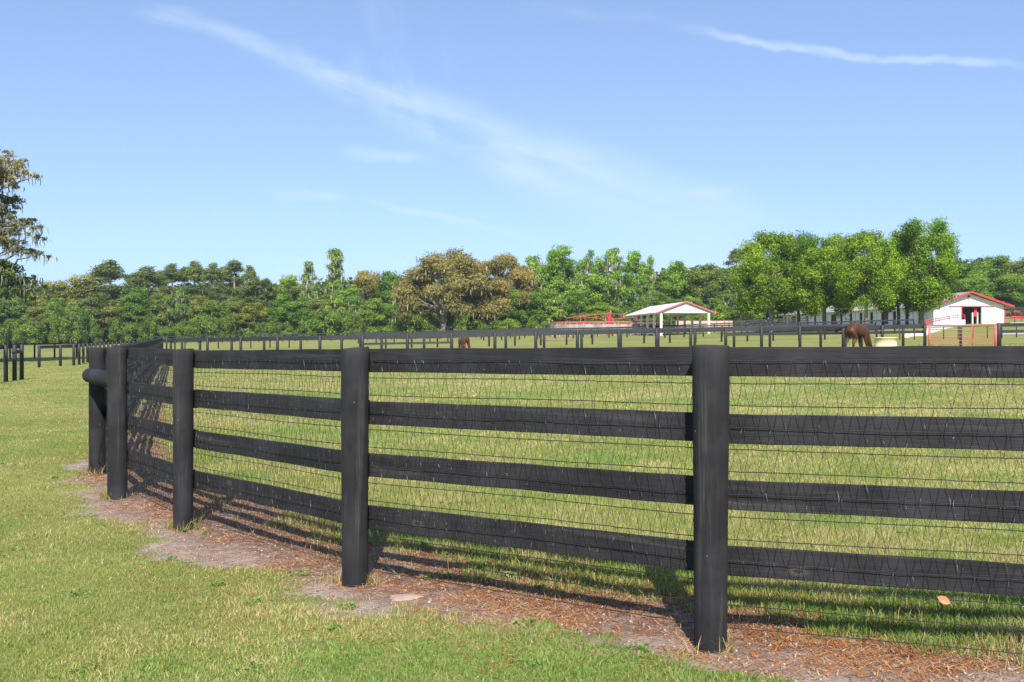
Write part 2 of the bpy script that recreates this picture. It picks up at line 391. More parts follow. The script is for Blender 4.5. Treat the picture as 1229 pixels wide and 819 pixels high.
# ------------------------------------------------------------------ grass blades and litter
def blades(name, x, y, h, w, col, mat, lean=0.6, flat=False, z_off=0.0):
    n = len(x); zg = ground_z(x, y) + z_off
    a = rng.random(n) * 2 * pi; ld = rng.random(n) * 2 * pi
    wx, wy = np.cos(a) * w / 2, np.sin(a) * w / 2
    if flat: l1 = h; hh = rng.random(n) * .02 * (h / .05)
    else: l1 = h * lean * rng.random(n); hh = h * (0.6 + .4 * rng.random(n))
    lx, ly = np.cos(ld) * l1, np.sin(ld) * l1
    B = np.stack([x, y, zg], 1)
    v = np.zeros((n, 5, 3))
    sd = np.stack([wx, wy, np.zeros(n)], 1)
    mid = B + np.stack([lx * .35, ly * .35, hh * .6], 1); tip = B + np.stack([lx, ly, hh], 1)
    v[:, 0] = B - sd; v[:, 1] = B + sd; v[:, 2] = mid + sd * .8; v[:, 3] = mid - sd * .8; v[:, 4] = tip
    base = np.arange(n)[:, None] * 5
    fl = np.concatenate([base + np.array([0, 1, 2, 3]), base + np.array([3, 2, 4])], 1).ravel()
    ct = np.tile([4, 3], n)
    cc = np.repeat(col, 5, axis=0)
    return obj(name, mesh_np(name, v.reshape(-1, 3), fl, ct, mat, False, {'Col': ('C', cc)}))
def scatter(n, y1, y2, margin=1.25, xr=None):
    """points with density falling as 1/depth^2 inside a widened view wedge"""
    yy = np.exp(rng.random(n) * (math.log(y2) - math.log(y1)) + math.log(y1))
    xx = (rng.random(n) - .5) * yy * margin
    return xx, yy
def lerp(a, b, t): return np.asarray(a)[None] * (1 - t[:, None]) + np.asarray(b)[None] * t[:, None]
N_GR = 950000
x, y = scatter(N_GR, 3.6, 70)
fd = fence_dist(x, y); dmm = dirt_mask(x, y, fd)
keep = rng.random(N_GR) > dmm * 1.03
clumpy = fbm(x, y, 6.0); keep &= (rng.random(N_GR) < 0.35 + 1.3 * clumpy) | (y > 25)
x, y, fd, dmm = x[keep], y[keep], fd[keep], dmm[keep]
n = len(x)
p1 = fbm(x, y, .45); p2 = fbm(x + 31, y + 7, 2.2); r1 = rng.random(n)
dry = np.clip((p1 - .45) * 2.0 + (p2 - .5) * 2.4 + .30 + .5 * dmm + .25 * S(12, 40, y), 0, 1)
is_dry = r1 < dry * .66 + .08
gA = lerp((0.105, 0.165, 0.028), (0.33, 0.385, 0.09), rng.random(n))
gD = lerp((0.36, 0.31, 0.12), (0.60, 0.49, 0.27), rng.random(n))
col = np.where(is_dry[:, None], gD, gA) * (0.82 + .36 * fbm(x + 5, y + 77, 1.3))[:, None]
vig = S(.52, .70, fbm(x + 13, y + 3, .8)); col = col * (1 - vig[:, None]) + col * np.array([.62, .92, .62])[None] * vig[:, None]
lawn = fd > 0
far_w = np.maximum(1, y / 7.5) ** .85
hgt = np.where(lawn, .022, .036) * (0.6 + .8 * rng.random(n)) * (1 + .7 * S(.5, .8, p2))
hgt = hgt + np.where((~lawn) & (fd > -2.2), .045 * rng.random(n) * S(-2.2, -.9, fd), 0)
wid = .0036 * far_w * (0.7 + .6 * rng.random(n))
for nm, sel, lb in (('lawn_grass', lawn, 'short mown lawn grass in front of and left of the black fence'), ('pasture_grass', ~lawn, 'longer pasture grass inside the black fence')):
    o = blades(nm, x[sel], y[sel], hgt[sel], wid[sel], col[sel], M_grass, 0.9)
    tag(o, lb, 'grass', None, 'stuff')
# straw, dead grass and dry leaves along the fence foot
n = 620000
x, y = scatter(n, 3.6, 24, 1.2); fd = fence_dist(x, y)
pr = np.exp(-((fd + 0.48) / .50) ** 2) * 1.3 + .05 * (fd > 0) * (fd < 1.0) + .012
pr *= 0.25 + 1.5 * S(.35, .65, fbm(x, y, 2.5))
k = rng.random(n) < pr; x, y, fd = x[k], y[k], fd[k]; n = len(x)
col = lerp((0.30, 0.17, 0.08), (0.55, 0.40, 0.23), rng.random(n))
red = rng.random(n) < .62; col[red] = lerp((0.26, 0.085, 0.025), (0.46, 0.18, 0.06), rng.random(red.sum()))
o = blades('straw_litter', x, y, .045 * (.4 + 1.0 * rng.random(n)), .0042 * np.maximum(1, y / 7) * (.6 + 1.2 * rng.random(n)), col, M_litter, 1, True, .004)
tag(o, 'rust coloured dry straw and dead leaves lying along the fence foot', 'straw', None, 'stuff')
# upright dead stalks and weeds just inside the fence
n = 60000
x, y = scatter(n, 3.6, 22); fd = fence_dist(x, y)
pr = np.exp(-((fd + 0.75) / .38) ** 2) * S(.38, .6, fbm(x + 3, y + 8, 2.0))
k = rng.random(n) < pr; x, y, fd = x[k], y[k], fd[k]; n = len(x)
col = lerp((0.40, 0.24, 0.11), (0.50, 0.36, 0.18), rng.random(n))
gr = rng.random(n) < .35 + .4 * S(-.4, -.8, fd); col[gr] = lerp((0.07, 0.14, 0.025), (0.16, 0.25, 0.05), rng.random(gr.sum()))
q = rng.integers(0, 7, 2600); ang = rng.random(2600) * 6.28; rr2 = .085 + .09 * rng.random(2600) ** 2
PXY = np.array([(p[0], p[1]) for p in NP]); cx2 = PXY[q, 0] + np.cos(ang) * rr2; cy2 = PXY[q, 1] + np.sin(ang) * rr2
kk = vnoise(cx2, cy2, 9.) > .45; x = np.concatenate([x, cx2[kk]]); y = np.concatenate([y, cy2[kk]])
cz = lerp((0.30, 0.20, 0.09), (0.50, 0.38, 0.20), rng.random(kk.sum())); gg = rng.random(kk.sum()) < .3; cz[gg] = (0.14, 0.21, 0.05); col = np.concatenate([col, cz]); n = len(x)
o = blades('fence_weeds', x, y, .10 * (.3 + 1.0 * rng.random(n)), .0045 * np.maximum(1, y / 7), col, M_grass, 1.0)
tag(o, 'ragged brown and green weeds standing just behind the black fence', 'weeds', None, 'stuff')

# clods and pebbles on the bare strip, weed rosettes along its ragged edges
def scatter_lumps(name, n, y2, smin, smax, mat, label, cat, lo, hi):
    x, y = scatter(n, 3.6, y2); fd = fence_dist(x, y); k = (dirt_mask(x, y, fd) > .6) & (fd > -.8) & (fd < 1.3)
    x, y = x[k], y[k]; n = len(x); z = ground_z(x, y)
    base = np.array([(1, 0, 0), (0, 1, 0), (-1, 0, 0), (0, -1, 0), (0, 0, 1), (0, 0, -1)], float)
    f = np.array([(0, 1, 4), (1, 2, 4), (2, 3, 4), (3, 0, 4), (1, 0, 5), (2, 1, 5), (3, 2, 5), (0, 3, 5)])
    r = smin + (smax - smin) * rng.random(n) ** 3
    v = base[None] * (r[:, None, None] * (.6 + .7 * rng.random((n, 6, 1)))) * np.array([1, 1, .6]); a = rng.random(n) * 6.28
    vx = v[..., 0] * np.cos(a)[:, None] - v[..., 1] * np.sin(a)[:, None]; vy = v[..., 0] * np.sin(a)[:, None] + v[..., 1] * np.cos(a)[:, None]
    V = np.stack([vx + x[:, None], vy + y[:, None], v[..., 2] + z[:, None] + r[:, None] * .2], -1).reshape(-1, 3)
    Fc = (f[None] + np.arange(n)[:, None, None] * 6).reshape(-1, 3)
    c = np.repeat(lerp(lo, hi, rng.random(n)), 6, axis=0)
    tag(obj(name, mesh_np(name, V, Fc, np.full(len(Fc), 3), mat, False, {'Col': ('C', c)})), label, cat, None, 'stuff')
scatter_lumps('dirt_clods', 26000, 16, .003, .016, M_litter, 'small clods and pebbles on the bare sandy strip', 'clods', (0.20, 0.14, 0.11), (0.46, 0.38, 0.33))
x, y = scatter(3000, 3.8, 22); fd = fence_dist(x, y); dmm = dirt_mask(x, y, fd)
k = ((dmm > .15) & (dmm < .85) & (rng.random(3000) < .30)) | (rng.random(3000) < .03); x, y = x[k], y[k]
m = 34; X = np.repeat(x, m); Y = np.repeat(y, m); a = rng.random(len(X)) * 6.28; rad = (.02 + .07 * rng.random(len(x)))[np.repeat(np.arange(len(x)), m)] * rng.random(len(X)) ** .5
X = X + np.cos(a) * rad; Y = Y + np.sin(a) * rad
blz = ground_z(X, Y) + .01 + .02 * rng.random(len(X))
nn_ = len(X); nr = rng.normal(size=(nn_, 3)) * .5 + np.array([0, 0, 1.]); nr /= np.linalg.norm(nr, axis=1)[:, None]
a_ = np.cross(nr, rng.normal(size=(nn_, 3))); a_ /= np.linalg.norm(a_, axis=1)[:, None]; b_ = np.cross(nr, a_); s_z = (.008 + .013 * rng.random(nn_))[:, None]; P_ = np.stack([X, Y, blz], 1)
V = np.stack([P_ - a_ * s_z, P_ - b_ * s_z * .45, P_ + a_ * s_z, P_ + b_ * s_z * .45], 1).reshape(-1, 3)
cc = np.repeat(lerp((0.12, 0.20, 0.05), (0.26, 0.36, 0.10), rng.random(nn_)), 4, axis=0)
tag(obj('broadleaf_weeds', mesh_np('broadleaf_weeds', V, np.arange(len(V)), np.full(nn_, 4), M_grass, False, {'Col': ('C', cc)})), 'low flat leafed weeds dotted over lawn and dirt edge', 'weeds', None, 'stuff')

# ------------------------------------------------------------------ near fence
def round_post(h, rb, rt, sink=0.25, n=28, seed=0):
    rr = random.Random(seed); vs = []; fs = []; K = 22
    ph = [rr.random() * 6.28 for _ in range(6)]
    tilt = rr.uniform(-.006, .006); tl2 = rr.uniform(-.006, .006)
    zs = [-sink + (h + sink - .008) * i / K for i in range(K + 1)]
    for i, zz in enumerate(zs):
        t = max(0, zz / h)
        for j in range(n):
            a = 2 * pi * j / n
            r = (rb + (rt - rb) * t) * (1 + .018 * sin(2 * a + ph[0] + t * 1.5) + .012 * sin(3 * a + ph[1] - t * 2) + .008 * sin(9 * t + ph[2]) + rr.uniform(-.004, .004))
            dz = (cos(a) * tilt + sin(a) * tl2) if i == K else 0
            vs.append((r * cos(a), r * sin(a), zz + dz))
    for i in range(K):
        for j in range(n):
            q = (j + 1) % n; fs.append((i*n+j, i*n+q, (i+1)*n+q, (i+1)*n+j))
    b = len(vs)                                       # rounded rim then the sawn top
    for j in range(n):
        x, y, z = vs[K*n+j]; vs.append((x * .975, y * .975, z + .004))
    for j in range(n): q = (j+1) % n; fs.append((K*n+j, K*n+q, b+q, b+j))
    vs.append((0, 0, h - .001)); c = len(vs) - 1
    for j in range(n): fs.append((b+j, b+(j+1) % n, c))
    return vs, fs
def polytubes(polys, r, n=3, jit=0):
    """many thin wires as one numpy mesh; polys: list of (k,3) arrays"""
    V = []; Fc = []; off = 0
    for p in polys:
        k = len(p); d = np.gradient(p, axis=0); d /= np.linalg.norm(d, axis=1)[:, None] + 1e-9
        ref = np.array([0, 0, 1.]) if abs(d[0, 2]) < .8 else np.array([.37, .93, 0.])
        a = np.cross(d, ref); a /= np.linalg.norm(a, axis=1)[:, None] + 1e-9; b = np.cross(d, a)
        ring = np.stack([p + (a * cos(2*pi*j/n) + b * sin(2*pi*j/n)) * r for j in range(n)], 1)
        V.append(ring.reshape(-1, 3))
        i = (np.arange(k - 1) * n)[:, None]; j = np.arange(n)[None]; q = (j + 1) % n
        Fc.append(np.stack([i + j, i + n + j, i + n + q, i + q], -1).reshape(-1, 4) + off); off += k * n
    return np.concatenate(V), np.concatenate(Fc)

near_f = thing('board_fence', 'large black four-board fence with wire mesh curving across the foreground', 'fence', (0, 0, 0))
posts = [(p[0], p[1], p[2], p[3], p[4]) for p in NP]
for i, (cx, cy) in enumerate(CP[:21]): posts.append((cx, cy, gzf(cx, cy) + 1.46, .085, .085))
pts2 = np.array([(p[0], p[1]) for p in posts])
nrm = []
for i in range(len(pts2)):
    a = pts2[max(i-1, 0)]; b = pts2[min(i+1, len(pts2)-1)]; d = (b - a) / np.linalg.norm(b - a)
    nrm.append(np.array([d[1], -d[0]]))    # points into the pasture
for i in range(len(nrm)):
    if nrm[i] @ np.array([0, 1.0]) < 0 and i < 7: nrm[i] = -nrm[i]
for i in range(7, len(nrm)):
    if nrm[i][0] < 0: nrm[i] = -nrm[i]
for i, (px_, py_, zt, rb, rt) in enumerate(posts):
    g = gzf(px_, py_); vs, fs = round_post(zt - g, rb, rt, seed=i)
    me = bpy.data.meshes.new('post'); me.from_pydata(vs, [], fs); me.materials.append(M_post)
    me.polygons.foreach_set('use_smooth', [True] * (len(fs) - 56) + [False] * 56); o = obj('post', me, near_f, (px_, py_, g)); o.rotation_euler = (0, 0, i * 1.3)
def near_span(i):
    a, b = pts2[i], pts2[i+1]; za, zb = posts[i][2], posts[i+1][2]
    offw = .088; offb = offw + .026
    A = a + nrm[i] * offb; B = b + nrm[i+1] * offb; d = (B - A); Ls = np.linalg.norm(d); d /= Ls
    rz = math.atan2(d[1], d[0])
    for k in range(4):
        mb = MB(); zA = za - .010 - .075 - .339 * k + random.uniform(-.006, .006); zB = zb - .010 - .075 - .339 * k + random.uniform(-.006, .006)
        hh = .150 + random.uniform(-.003, .003)
        mb.beam((0.002, 0, zA), (Ls - 0.002, 0, zB), .028, hh, seg=10, jit=.0022, bev=.0025)
        o = mb.build('rail', M_board, near_f); o.location = (A[0], A[1], 0); o.rotation_euler = (0, 0, rz)
    # v-mesh wire
    A = a + nrm[i] * offw; B = b + nrm[i+1] * offw; d = (B - A); Ls = np.linalg.norm(d); d /= Ls; nn = np.array([d[1], -d[0]])
    if nn @ nrm[i] < 0: nn = -nn
    rr = np.random.default_rng(i + 3); polysL = []; polysP = []; NL = 13
    def P3(s, drop, o=0.0):
        s = np.asarray(s, float); t = s / Ls
        xy = A[None] + d[None] * s[:, None] - nn[None] * np.asarray(o).reshape(-1, 1)
        return np.column_stack([xy, za + (zb - za) * t - drop])
    step = .036 if i < 7 else .072
    far = i >= 9
    bulge_p = rr.random(3) * 6
    def bulge(s): return .006 * np.sin(s * 5 + bulge_p[0]) + .004 * np.sin(s * 11 + bulge_p[1])
    for k in range(NL):
        m = max(8, int(Ls / (.03 if not far else .3))); s = np.linspace(0, Ls, m)
        polysL.append(P3(s, .083 + .113 * k + rr.normal(0, .0007, m) + .003 * np.sin(s * 3 + k), .004 + bulge(s) * .3 + rr.normal(0, .0006, m)))
    npk = int(Ls / step)
    for q in range(npk):
        s0 = (q + .5) * step; K = NL * 2 - 1; off = np.zeros(K); dr = np.zeros(K)
        for k in range(K):
            dr[k] = .083 + .0565 * k
            if k % 2 == 0: off[k] = (.0125 if (q + k // 2) % 2 else -.0125) + rr.normal(0, .0015)
            else: off[k] = rr.normal(0, .003)
        s = np.clip(s0 + off, 0, Ls)
        polysP.append(P3(s, dr, .006 + bulge(s) * .3 + rr.normal(0, .0012, K)))
    V1, F1 = polytubes(polysL, .0024 if not far else .003, 4); V2, F2 = polytubes(polysP, .0014 if not far else .002, 3)
    V = np.concatenate([V1, V2]); Fc = np.concatenate([F1, F2 + len(V1)])
    me = mesh_np('wire_mesh', V, Fc, np.full(len(Fc), 4), M_wire); me.materials.append(M_line)
    mi = np.zeros(len(Fc), np.int32); mi[:len(F1)] = 1; me.polygons.foreach_set('material_index', mi)
    obj('wire_mesh', me, near_f)
for i in range(len(posts) - 1): near_span(i)
# round brace pole between the two corner posts
p4, p5 = posts[5], posts[6]
mb = MB(); a = np.array((p5[0] - .03, p5[1] - .16, 1.13)); b = np.array((p4[0] - .02, p4[1] + .03, 1.135))
mb.tube([a, a + (b-a)*.02, a + (b - a) * .35, a + (b - a) * .7, b], [.06, .084, .087, .083, .083], 20)
br = mb.build('brace_pole', M_post, near_f, True)
mb = MB(); mb.tube([(p5[0] + .05, p5[1] - .10, .12), (p5[0] + .4, p5[1] - .8, .6), (p4[0] - .06, p4[1] + .12, 1.05)], .006, 5)
mb.build('brace_wire', M_line, near_f)
# leaf caught in the mesh and the flat stone
def leaf_obj(name, loc, size, mat, rot, label):
    mb = MB(); n = 9; vs = []; fs = []
    for i in range(n):
        t = i / (n - 1); w = size * .28 * sin(pi * t) ** .8; x = (t - .5) * size; zc = .25 * size * (t - .5) ** 2
        vs += [(x, -w, zc + w * .35), (x, 0, zc), (x, w, zc + w * .35)]
    for i in range(n - 1):
        for j in range(2): fs.append((i*3+j, i*3+j+1, i*3+3+j+1, i*3+3+j))
    mb.add(vs, fs); o = mb.build(name, mat, None, True); o.location = loc; o.rotation_euler = rot; return tag(o, label, 'leaf')
M_dleaf = simple('orange_dead_leaf', (0.50, 0.17, 0.075), 0.6, 0.3, 30)
leaf_obj('dead_leaf', (PX(1130, 4.57), 4.57 - .02, EYE - (719 - HZ) / F * 4.57), .062, M_dleaf, (R(70), R(25), R(-8)), 'curled orange dead leaf caught in the wire at the lowest board of the right span')
mb = MB(); sx, sy = PX(487, 6.2), 6.2
mb.lathe([(0.001, .03), (.06, .028), (.10, .018), (.125, 0), (.12, -.02)], (0, 0, 0), 14)
mb.v = [(a * (1 + .16 * sin(3 * math.atan2(b, a) + 1) + .10 * sin(5 * math.atan2(b, a))), b * (1 + .14 * sin(2 * math.atan2(b, a))), c) for a, b, c in mb.v]
st = mb.build('flat_stone', M_tan, None, True); st.location = (sx, sy, float(ground_z(np.array([sx]), np.array([sy]))[0])); st.scale = (.85, .6, .55)
tag(st, 'low tan flat stone on the bare earth right of the second large post', 'stone')

# ------------------------------------------------------------------ far fences
_far_mesh = {}
def far_post(w, h):
    k = (round(w, 3), round(h, 2))
    if k not in _far_mesh:
        mb = MB(); mb.tube([(0, 0, -.2), (0, 0, h - .02), (0, 0, h)], [w/2, w/2, w * .42], 8); _far_mesh[k] = mb.mesh('post', M_farfence, True)
    return _far_mesh[k]
def far_fence(label, plist, h=1.38, w=.16, rails=((0.0, .15),), rail_side=1, extra=None, group='far black paddock fences', mat=M_farfence, name='paddock_fence', postmat=None):
    """plist: (px, depth) of every post"""
    pp = [(PX(p, d), d) for p, d in plist]
    c = pp[len(pp)//2]; t = thing(name, label, 'fence', (c[0], c[1], gzf(*c)), 0, group); o0 = np.array(t.location)
    for (x, y) in pp: obj('post', far_post(w, h), t, (x - o0[0], y - o0[1], gzf(x, y) - o0[2]))
    for j, (a, b) in enumerate(zip(pp[:-1], pp[1:])):
        rl = list(rails)
        if extra and extra[0] <= plist[j][0] and plist[j+1][0] <= extra[1]: rl.append(extra[2])
        d = np.array(b) - np.array(a); nn = np.array([-d[1], d[0]]); nn = nn / np.linalg.norm(nn) * (w/2 + .02) * rail_side
        for (dz, rh) in rl:
            z1 = gzf(*a) + h - dz - rh/2 - .01 - o0[2]; z2 = gzf(*b) + h - dz - rh/2 - .01 - o0[2]
            mb = MB(); mb.beam((a[0]+nn[0]-o0[0], a[1]+nn[1]-o0[1], z1), (b[0]+nn[0]-o0[0], b[1]+nn[1]-o0[1], z2), .035, rh)
            mb.build('rail', mat, t)
    return t
A_px = [218.5, 249, 289, 333, 384, 435, 489, 542, 594, 643, 693, 743, 788, 829, 871, 914, 960, 1012, 1059, 1110]
A_d = [72, 66, 62, 60, 58.5, 58, 57.5, 57.5, 57.5, 57.5, 57.5, 58, 58.5, 59.5, 60, 60, 59, 57, 56, 55]
A = list(zip(A_px, A_d))
tA = far_fence('long black fence crossing the middle of the pasture, the nearer of the lane pair', A, 1.41, .18, ((0, .20),), 1, None)
# second board where the photo shows one
def extra_rail(t, seq, dz, rh, h=1.41, w=.18):
    o0 = np.array(t.location)
    for (p1, d1), (p2, d2) in zip(seq[:-1], seq[1:]):
        a = (PX(p1, d1), d1 + .1); b = (PX(p2, d2), d2 + .1); mb = MB()
        mb.beam((a[0]-o0[0], a[1]-o0[1], gzf(*a)+h-dz-o0[2]), (b[0]-o0[0], b[1]-o0[1], gzf(*b)+h-dz-o0[2]), .035, rh); mb.build('rail', M_farfence, t)
extra_rail(tA, A[5:8], .50, .12); extra_rail(tA, A[14:], .40, .15)
B_px = [205, 240, 278, 317, 361, 410, 458, 509, 555, 607, 653, 698, 745, 790, 834, 881, 924, 985, 1034, 1084, 1110]
far_fence('long black fence crossing the pasture just behind the nearer lane fence', [(p, 64 + max(0, (300 - p)) * .05 - max(0, (p - 900)) * .012) for p in B_px], 1.41, .17, ((0, .18),), -1)
# right of the gate
tR = far_fence('black fence continuing right of the red pipe gate', [(1199, 55), (1252, 54), (1304, 53), (1358, 52)], 1.41, .26, ((0, .2), (.38, .15)), 1)
# distant ones
far_fence('black fence of the middle paddock running behind the lane pair', [(432 + i * 31, 96 - i * .25) for i in range(21)], 1.38, .17, ((0, .17),), 1)
far_fence('black fence of the far paddock left of the open pavilion', [(430 + i * 21.5, 142 - i * .6) for i in range(17)], 1.35, .17, ((0, .16),), 1)
far_fence('black fence of the far paddock in front of the long barn', [(798 + i * 23, 122 - i * 1.0) for i in range(14)], 1.35, .17, ((0, .16),), 1)
far_fence('black fence standing behind the far paddock fence near the pavilion', [(560 + i * 17.5, 158 - i * .4) for i in range(22)], 1.4, .17, ((0, .18),), 1)
far_fence('black three-rail fence along the foot of the woods', [(180 + i * 14.5, 205 - i * .6) for i in range(34)], 1.5, .17, ((0, .16), (.45, .14), (.9, .14)), 1)
far_fence('small low black corral fence in the left pasture', [(222, 118), (241, 118), (262, 118), (301, 116), (324, 115), (347, 114)], 1.15, .14, ((0, .1),), 1)
far_fence('black lane fence running away behind the corner posts', [(47, 56), (72.5, 57.5), (88.5, 58.5)] + [(95 + i * 5.0, 60 + i * 2.3) for i in range(24)], 1.2, .17, ((0, .17),), 1)
far_fence('short black fence seen far off between lawn and left woods', [(12, 82), (41.5, 82), (65.5, 82), (92, 83)], 1.2, .15, ((0, .1),), 1)
far_fence('dark board fence behind the large green shade trees', [(882 + i * 11, 178) for i in range(9)], 1.6, .2, ((0, .2), (.35, .2), (.7, .2), (1.05, .2)), 1)
far_fence('black hillside fence right of the barn behind the horses', [(1204 + i * 13, 215) for i in range(7)], 1.9, .2, ((0, .3), (.5, .3), (1., .3)), 1)
far_fence('thin dark fence on the grass in front of the barn gable', [(1080 + i * 17.5, 84) for i in range(10)], 1.05, .09, ((0, .06), ), 1)
far_fence('dark fence behind the barn right corner', [(1206 + i * 12, 150) for i in range(5)], 1.2, .12, ((0, .08), (.5, .08)), 1)
# left edge fence with its braced end
tD = thing('mesh_fence', 'black mesh fence ending in three braced posts at the left edge', 'fence', (PX(17, 38.9), 38.9, gzf(PX(17, 38.9), 38.9)), 0)
o0 = np.array(tD.location); DP = [(-60, 31.5), (-40, 33.5), (-18, 35.8), (7, 38.2), (17.5, 38.9), (26, 39.7)]
for p, d in DP: obj('post', far_post(.17, 1.37), tD, (PX(p, d) - o0[0], d - o0[1], gzf(PX(p, d), d) - o0[2]))
for (p1, d1), (p2, d2) in zip(DP[:-1], DP[1:]):
    a = np.array((PX(p1, d1), d1)); b = np.array((PX(p2, d2), d2)); zz = 1.29
    mb = MB(); mb.beam((a[0]-o0[0]-.08, a[1]-o0[1]+.05, gzf(*a)+zz-o0[2]), (b[0]-o0[0]-.08, b[1]-o0[1]+.05, gzf(*b)+zz-o0[2]), .035, .15); mb.build('rail', M_farfence, tD)
    polys = []
    for k in range(9):
        s = np.linspace(0, 1, 6)[:, None]; q = a[None] * (1-s) + b[None] * s
        polys.append(np.column_stack([q, gz(q[:, 0], q[:, 1]) + .1 + .14 * k]) - o0)
    for s in np.arange(.02, .98, .15 / max(.3, np.linalg.norm(b - a))):
        q = a * (1-s) + b * s; polys.append(np.array([(q[0], q[1], gzf(*q) + z_) for z_ in (.05, .6, 1.2)]) - o0)
    V, Fc = polytubes(polys, .004, 3); obj('wire_mesh', mesh_np('wire_mesh', V, Fc, np.full(len(Fc), 4), M_wire), tD)
mb = MB(); mb.tube([(PX(17.5, 38.9)-o0[0], 38.8-o0[1], 1.1), (PX(26, 39.7)-o0[0], 39.6-o0[1], 1.1)], .07, 8); mb.build('brace_pole', M_farfence, tD, True)

# ------------------------------------------------------------------ red pipe gate
gd = 54.6; gL, gR = PX(1115.5, gd), PX(1195, gd); gz0 = gzf((gL+gR)/2, gd)
gate = thing('pipe_gate', 'faded red six-bar pipe gate between black posts in front of the barn', 'gate', ((gL+gR)/2, gd, gz0))
hw = (gR - gL) / 2
fr = MB()
for s_, rr_ in ((-1, .055), (1, .07)): fr.tube([(s_*hw, 0, -.1), (s_*hw, 0, 1.36)], rr_, 8)
fr.tube([(-hw, 0, 1.32), (hw, 0, 1.32)], .035, 8); fr.build('gate_frame', M_gate, gate, True)
for k in range(6):
    mb = MB(); mb.tube([(-hw, 0, .12 + k * .195), (hw, 0, .12 + k * .195)], .017, 6); mb.build('bar', M_gate, gate, True)
for f in (.5, ): mb = MB(); mb.tube([(f, -.03, .1), (f, -.03, 1.32)], .018, 6); mb.build('upright', M_gate, gate, True)
for s_, nmx in ((-1, 'left'), (1, 'right')):
    pass
gp = thing('gate_post', 'thick dark post standing behind the middle of the red gate', 'post', (PX(1153, 57), 57, gzf(PX(1153, 57), 57)))
obj('shaft', far_post(.16, 1.25), gp)

# ------------------------------------------------------------------ tubs
def tub(loc, d, h, label):
    t = thing('water_tub', label, 'tub', loc, 0, 'cream plastic tubs')
    mb = MB(); mb.lathe([(d*.53, 0), (d*.53, .03), (d*.485, h*.55), (d*.47, h-.05), (d*.49, h-.045), (d*.49, h), (d*.455, h), (d*.45, h-.1), (d*.44, h*.5), (0.001, h*.45)], n=32); mb.build('shell', M_cream, t, True)
    return t
tub((PX(1063, 53.5), 53.5, gzf(PX(1063, 53.5), 53.5)), 1.16, .78, 'large cream tub in the pasture just right of the brown horse')
tub((PX(1087, 92), 92, gzf(PX(1087, 92), 92)), .62, .60, 'small cream tub on the grass beyond the lane left of the red gate')

# ------------------------------------------------------------------ pavilion
def gable_roof(mb, x0, x1, y0, y1, ze, zr, th=.12):
    xm = (x0 + x1) / 2
    for (xa, xb) in ((x0, xm), (x1, xm)):
        vs = [(xa, y0, ze), (xb, y0, zr), (xb, y1, zr), (xa, y1, ze)]; vs += [(a, b, c - th) for a, b, c in vs]
        mb.add(vs, [(0, 1, 2, 3), (7, 6, 5, 4), (0, 4, 5, 1), (1, 5, 6, 2), (2, 6, 7, 3), (3, 7, 4, 0)])
pd = 141.0; pz = gzf(PX(822, pd), pd) - .05
pav = thing('open_pavilion', 'white roofed open pavilion on white posts with red gable trim', 'pavilion', (PX(822, pd), pd, pz), R(3.8))
W2 = 3.32; LEN = 24
for k in range(6):
    for s_ in (-1, 1):
        mb = MB(); y_ = .0 + k * (LEN - .6) / 5; mb.box((s_ * W2, y_, 1.55), (.30, .28, 3.3)); mb.build('post', M_white, pav)
mb = MB(); gable_roof(mb, -W2 - .75, W2 + .95, -.35, LEN + .3, 3.12, 4.62); mb.build('roof', M_roofw, pav)
mb = MB(); mb.add([(-W2 - .3, -.12, 3.05), (W2 + .5, -.12, 3.05), (.1, -.12, 4.40), (-W2 - .3, .05, 3.05), (W2 + .5, .05, 3.05), (.1, .05, 4.40)], [(0, 1, 2), (5, 4, 3), (0, 3, 4, 1), (1, 4, 5, 2), (2, 5, 3, 0)]); mb.build('gable', M_white, pav)
for s_ in (-1, 1):
    mb = MB(); e = -W2 - .77 if s_ < 0 else W2 + .97
    mb.beam((e, -.40, 3.05), (.1, -.40, 4.60), .06, .19, up=(0, 0, 1)); mb.build('rake_board', M_trim, pav)
mb = MB()
for s_ in (-1, 1): mb.beam((s_ * W2, .1, 3.02), (s_ * W2, LEN - .2, 3.02), .18, .16)
mb.build('plate_beam', M_stall, pav)

# ------------------------------------------------------------------ barn
bd = 140.0; bx = PX(1163, bd); bz = gzf(bx, bd) + .03
barn = thing('long_barn', 'long white stable barn with red trimmed gable and a row of stall doors', 'barn', (bx, bd, bz), R(3.2))
bw = 4.95; BL = 64; he = 2.55; hr = 4.15
def prism_wall(mb, x0, x1, y, th, z0, z1): mb.box(((x0+x1)/2, y + th/2, (z0+z1)/2), (x1-x0, th, z1-z0))
wl = MB()
prism_wall(wl, -bw, -1.05, 0, .15, -.6, he); prism_wall(wl, 1.72, bw, 0, .15, -.6, he); prism_wall(wl, -1.05, 1.72, 0, .15, 2.32, he)
wl.add([(-bw, 0, he), (bw, 0, he), (0, 0, hr), (-bw, .15, he), (bw, .15, he), (0, .15, hr)], [(0, 1, 2), (5, 4, 3), (1, 4, 5, 2), (2, 5, 3, 0)])
wl.box((bw - .075, BL/2 + .08, he/2 - .3), (.15, BL - .15, he + .6)); wl.box((0, BL + .08, he/2 - .3), (2*bw, .15, he + .6))
wl.box((.33, 9.0, 1.2), (2*bw - 1, .1, 2.4))
wl.build('wall', M_white, barn)
sw = MB(); NS = 15; sp = (BL - 1.0) / NS
for k in range(NS):
    y0_ = .5 + k * sp
    sw.box((-bw + .075, y0_ + (sp - 1.3)/2, he/2 - .3), (.15, sp - 1.3, he + .6)); sw.box((-bw + .075, y0_ + sp - .65, 2.28), (.149, 1.3, .54))
